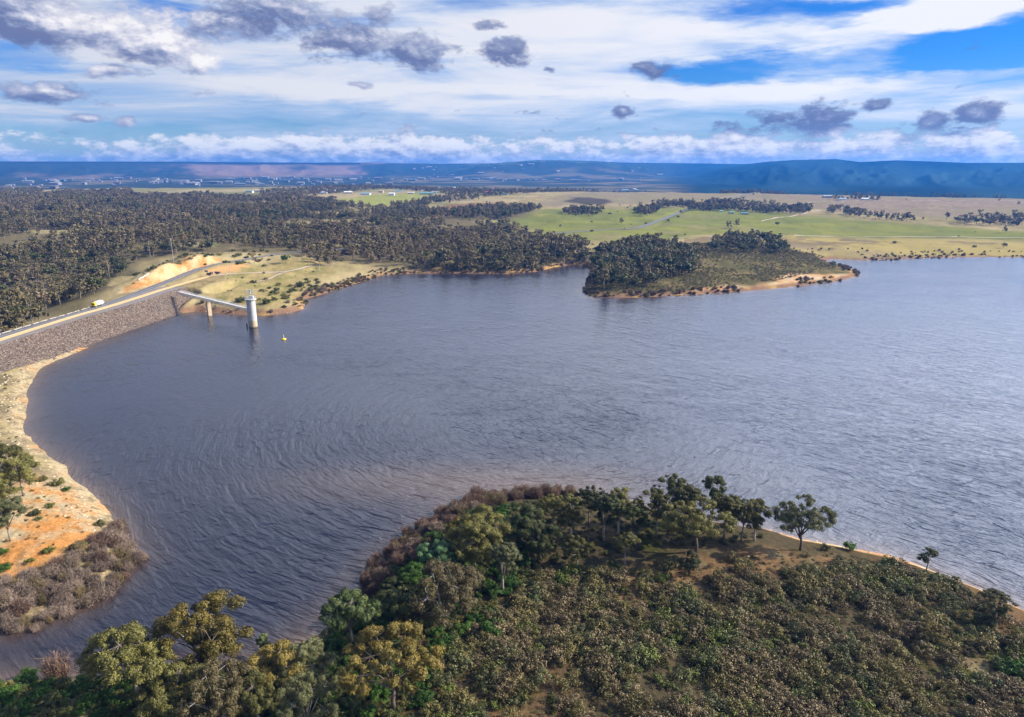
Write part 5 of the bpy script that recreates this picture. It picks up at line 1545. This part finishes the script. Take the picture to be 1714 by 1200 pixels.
for px, py, s, me_, lb in [(402, 506, 1.9, DARKB, "dark round bush left of the intake tower"), (447, 508, 1.7, DARKB, "dark green bush just right of the intake tower"), (460, 503, 1.3, OLIVEB, "olive bush second to the right of the intake tower"), (475, 500, 1.3, OLIVEB, "olive bush third to the right of the intake tower"),
                           (424, 474, 1.5, OLIVEB, "olive bush on the grassy headland above the tower"), (445, 468, 1.1, OLIVEB, "small olive bush by the fork of the dirt tracks"), (466, 478, 1.4, OLIVEB, "olive bush in the middle of the grassy headland"),
                           (503, 478, 1.8, DARKB, "wide dark bush at the right of the grassy headland"), (515, 474, 1.5, OLIVEB, "olive bush at the right end of the grassy headland"), (485, 490, 1.1, DARKB, "small dark bush near the right shore of the headland"),
                           (443, 446, 1.2, OLIVEB, "yellowish bush between the road and the dirt track")]:
    x, y, z = ground(px, py); simple_plant("bush", me_, x, y, z - .1, s, lb, "bush")
x, y, z = ground(479, 441); simple_plant("round_tree", FT[3], x, y, z, 1.05, "round vivid green tree beside the road on the hill", "tree", mat=M['green'])
x, y, z = ground(426, 443); simple_plant("roadside_tree", FT[1], x, y, z, .9, "grey slim tree in front of the road on the hill", "tree")

# ------------------------------------------------------------------ buildings
def house(px, py, L, Wd, h, wall, roof, label, rz=0.0, win=4, loc=None):
    x, y, z = loc or ground(px, py)
    o = empty("farm_building", (x, y, z), rz); tag(o, label, "building")
    MB().box((0, 0, h / 2 - .5), (L, Wd, h + 1)).build("wall", wall, o)
    rf = MB(); e = .5; a = L / 2 + e; b2 = Wd / 2 + e; zt = h + Wd * .22
    rf.v = [(-a, -b2, h), (a, -b2, h), (a, 0, zt), (-a, 0, zt), (a, b2, h), (-a, b2, h), (-a, -b2, h - .25), (a, -b2, h - .25), (a, b2, h - .25), (-a, b2, h - .25)]
    rf.f = [(0, 1, 2, 3), (3, 2, 4, 5), (6, 7, 1, 0), (8, 9, 5, 4), (1, 7, 8, 4, 2), (0, 3, 5, 9, 6)]
    rf.build("roof", roof, o)
    for i in range(win):
        MB().box(((i - (win - 1) / 2) * L / win * .8, -Wd / 2 - .03, h * .55), (L / win * .35, .1, h * .35)).build("window", M['glass'], o)
    return o


PA = {k_: simple('roof_' + k_, v_, .5, vary=.08) for k_, v_ in {'teal': (.12, .30, .27), 'white': (.78, .80, .80), 'red': (.35, .06, .05), 'blue': (.25, .42, .50), 'grey': (.36, .38, .40), 'tan': (.45, .38, .28), 'green': (.20, .36, .24)}.items()}
BL_ = [(418, 322, 40, 14, 6, 'white', 'green', "green roofed shed at the left of the far farm sheds"), (432, 321, 50, 16, 6, 'tan', 'tan', "tan roofed long shed beside the green roofed shed"), (455, 325, 45, 14, 5, 'white', 'blue', "pale blue roofed shed in front of the tan roofed shed"), (487, 324, 30, 12, 5, 'white', 'teal', "small teal roofed shed left of the bright long sheds"),
       (540, 325, 45, 16, 7, 'white', 'white', "bright white shed at the left end of the village"), (555, 322, 50, 18, 7, 'tan', 'grey', "grey roofed hall behind the bright white shed"), (583, 324, 42, 16, 6, 'tan', 'white', "low white roofed shed in the middle of the village"),
       (612, 326, 48, 15, 5, 'white', 'blue', "low blue roofed shed at the field edge"), (638, 322, 26, 12, 5, 'tan', 'tan', "small tan house among trees"), (656, 327, 26, 14, 7, 'white', 'white', "square white building alone at the field edge"), (667, 321, 40, 14, 5, 'white', 'teal', "teal roofed shed behind the square white building"),
       (714, 326, 70, 20, 6, 'tan', 'teal', "long teal roofed building above the left green field"), (740, 317, 60, 20, 10, 'blue', 'blue', "blue roofed hall beside the tall white building"), (757, 318, 48, 24, 14, 'white', 'white', "tall white building at the centre of the village"), (806, 318, 20, 10, 9, 'cream_', 'tan', "narrow yellowish building right of the tall white one"),
       (818, 324, 44, 14, 7, 'red', 'red', "dark red barn right of the yellowish building"), (843, 326, 44, 12, 4, 'white', 'teal', "low pale teal shed right of the red barn"), (1046, 319, 50, 14, 6, 'white', 'blue', "pale farmhouse on the far edge of the plain"), (1065, 319, 30, 12, 5, 'tan', 'grey', "grey roofed outbuilding beside the pale farmhouse"),
       (1180, 352, 14, 10, 5, 'red', 'red', "small red house inside the tree belt by the road"), (1224, 358, 14, 8, 4, 'tan', 'teal', "small teal shed in front of the tree belt"), (1246, 359, 24, 8, 3.5, 'tan', 'teal', "longer teal shed in front of the tree belt"), (1207, 355, 12, 8, 3.5, 'white', 'green', "pale green roofed hut at the tree belt"),
       (1384, 331, 36, 12, 6, 'grey', 'grey', "grey farmhouse on the dry plain"), (1409, 335, 30, 10, 5, 'white', 'blue', "blue roofed shed right of the grey farmhouse"), (1448, 335, 36, 10, 5, 'white', 'white', "white farmhouse on the dry plain beside a dark tree"),
       (1062, 317, 24, 10, 5, 'white', 'white', "white shed on the skyline of the plain left of the farmhouse"), (728, 323, 24, 12, 5, 'white', 'grey', "small grey roofed building right of the long teal roof"), (688, 324, 30, 10, 4, 'tan', 'white', "small white roofed shed left of the long teal roof")]
PA['cream_'] = M['cream']
for bld in BL_:
    px, py, L, Wd, h, wc, rc, lb = bld
    house(px, py, L * .62, Wd * .8, h * .8, PA[wc], PA[rc], lb, rz=R(random.uniform(-14, 14)))
# the town in the valley: small houses, each its own object
tb = MB(); tb.box((0, 0, 3), (20, 14, 8)); nb = len(tb.v)
tb.v += [(-11, -8, 7), (11, -8, 7), (11, 0, 11), (-11, 0, 11), (11, 8, 7), (-11, 8, 7)]
tb.f += [(nb, nb + 1, nb + 2, nb + 3), (nb + 3, nb + 2, nb + 4, nb + 5), (nb + 1, nb + 4, nb + 2), (nb, nb + 3, nb + 5)]
hm_ = []
for nm, c_ in (('pale', (.27, .26, .25)), ('warm', (.20, .16, .14)), ('cool', (.14, .16, .18))):
    me_ = bpy.data.meshes.new("town_house_" + nm); me_.from_pydata(tb.v, [], tb.f); me_.update(); me_.materials.append(simple("town_" + nm, c_, .6, vary=.1)); hm_.append(me_)
cntt = 0
for i in range(300):
    a = R(random.choice([random.uniform(-36, -12), random.uniform(-36, -6), random.uniform(-8, 12)])); 
    r0 = random.uniform(4300, 7000) if a < R(-8) else random.uniform(5200, 8400)
    x, y = math.sin(a) * r0, math.cos(a) * r0
    if vn(np.array([x / 500]), np.array([y / 500]), 5)[0] < .38: continue
    o = link("town_house", hm_[random.choice([0, 0, 0, 1, 2])], None, None, (x, y, hz_at(x, y)))
    s = random.choice([.6, .7, .8, 1.0, 1.2, 1.6, 2.4]); o.scale = (s * 1.2, s, min(s, 1.3) * 1.2); o.rotation_euler = (0, 0, random.uniform(-.5, .5))
    if a < R(-8): tag(o, "tiny pale building of the distant town in the valley at left", "house", "buildings of the distant town")
    else: tag(o, "tiny pale house on the distant hillside suburb in the middle", "house", "houses of the distant hillside suburb")
    cntt += 1
print("town", cntt)
# stones on the near shores
rgs = np.random.default_rng(5)
stones = []
def stone_mesh(seed):
    rg = np.random.default_rng(seed); me_ = bpy.data.meshes.new("shore_stone")
    import bmesh
    bm2 = bmesh.new(); bmesh.ops.create_icosphere(bm2, subdivisions=2, radius=.5)
    for v_ in bm2.verts:
        n_ = v_.co.normalized(); v_.co = v_.co * (1 + .35 * (vn(np.array([n_.x * 2 + seed]), np.array([n_.y * 2 + n_.z]), seed)[0] - .5) * 2); v_.co.z *= .6
    bm2.to_mesh(me_); bm2.free(); me_.materials.append(M['stone']); return me_
M['stone'] = simple('shore_stone', (.52, .42, .30), .9, vary=.35, scale=1.3)
sm_ = [stone_mesh(i) for i in range(4)]
px_, py_, = [], []
for poly, sp, hi in (([(0, 630), (60, 612), (40, 640), (30, 700), (70, 770), (130, 830), (200, 880), (200, 900), (0, 900)], 1.5, 13), ([(1290, 870), (1720, 1000), (1720, 1100), (1600, 1000), (1290, 905)], 1.4, 4.5), ([(325, 515), (340, 505), (500, 505), (520, 495), (600, 470), (640, 462), (640, 472), (510, 530), (320, 530)], 2.0, 9), ([(1640, 1030), (1714, 1050), (1760, 1110), (1690, 1080)], 1.5, 30)):
    x_, y_ = sample_poly(poly, 1.5, sp); s_ = landsd(x_, y_); k = (s_ > -.5) & (s_ < hi) & (rng.random(len(x_)) < .3); px_.append(x_[k]); py_.append(y_[k])
px_ = np.concatenate(px_); py_ = np.concatenate(py_)
scatter("shore_rubble", np.stack([px_, py_, H(px_, py_)], 1), rng.uniform(0, 6.28, len(px_)), rng.uniform(.3, 1.05, len(px_)) ** 1.5, rng.integers(0, 4, len(px_)), sm_, "pale broken stones strewn along the bare shore")
print("stones", len(px_))

# ------------------------------------------------------------------ air
hb = MB(); 
hb.v = [(-16000, -500, -30), (16000, -500, -30), (16000, 11300, -30), (-16000, 11300, -30), (-16000, -500, 228), (16000, -500, 228), (16000, 11300, 228), (-16000, 11300, 228)]
hb.f = [(0, 3, 2, 1), (4, 5, 6, 7), (0, 1, 5, 4), (1, 2, 6, 5), (2, 3, 7, 6), (3, 0, 4, 7)]
hm2 = bpy.data.materials.new("haze"); hm2.use_nodes = True
for n_ in list(hm2.node_tree.nodes):
    if n_.type == 'BSDF_PRINCIPLED': hm2.node_tree.nodes.remove(n_)
pv = hm2.node_tree.nodes.new("ShaderNodeVolumePrincipled")
pv.inputs["Color"].default_value = (.045, .31, 1.0, 1); pv.inputs["Density"].default_value = 7.6e-5; pv.inputs["Anisotropy"].default_value = .2
hm2.node_tree.links.new(pv.outputs[0], [n_ for n_ in hm2.node_tree.nodes if n_.type == 'OUTPUT_MATERIAL'][0].inputs["Volume"])
hm2.cycles.homogeneous_volume = True
ho = hb.build("haze", hm2); tag(ho, "thin blue haze over the whole landscape", kind="stuff")
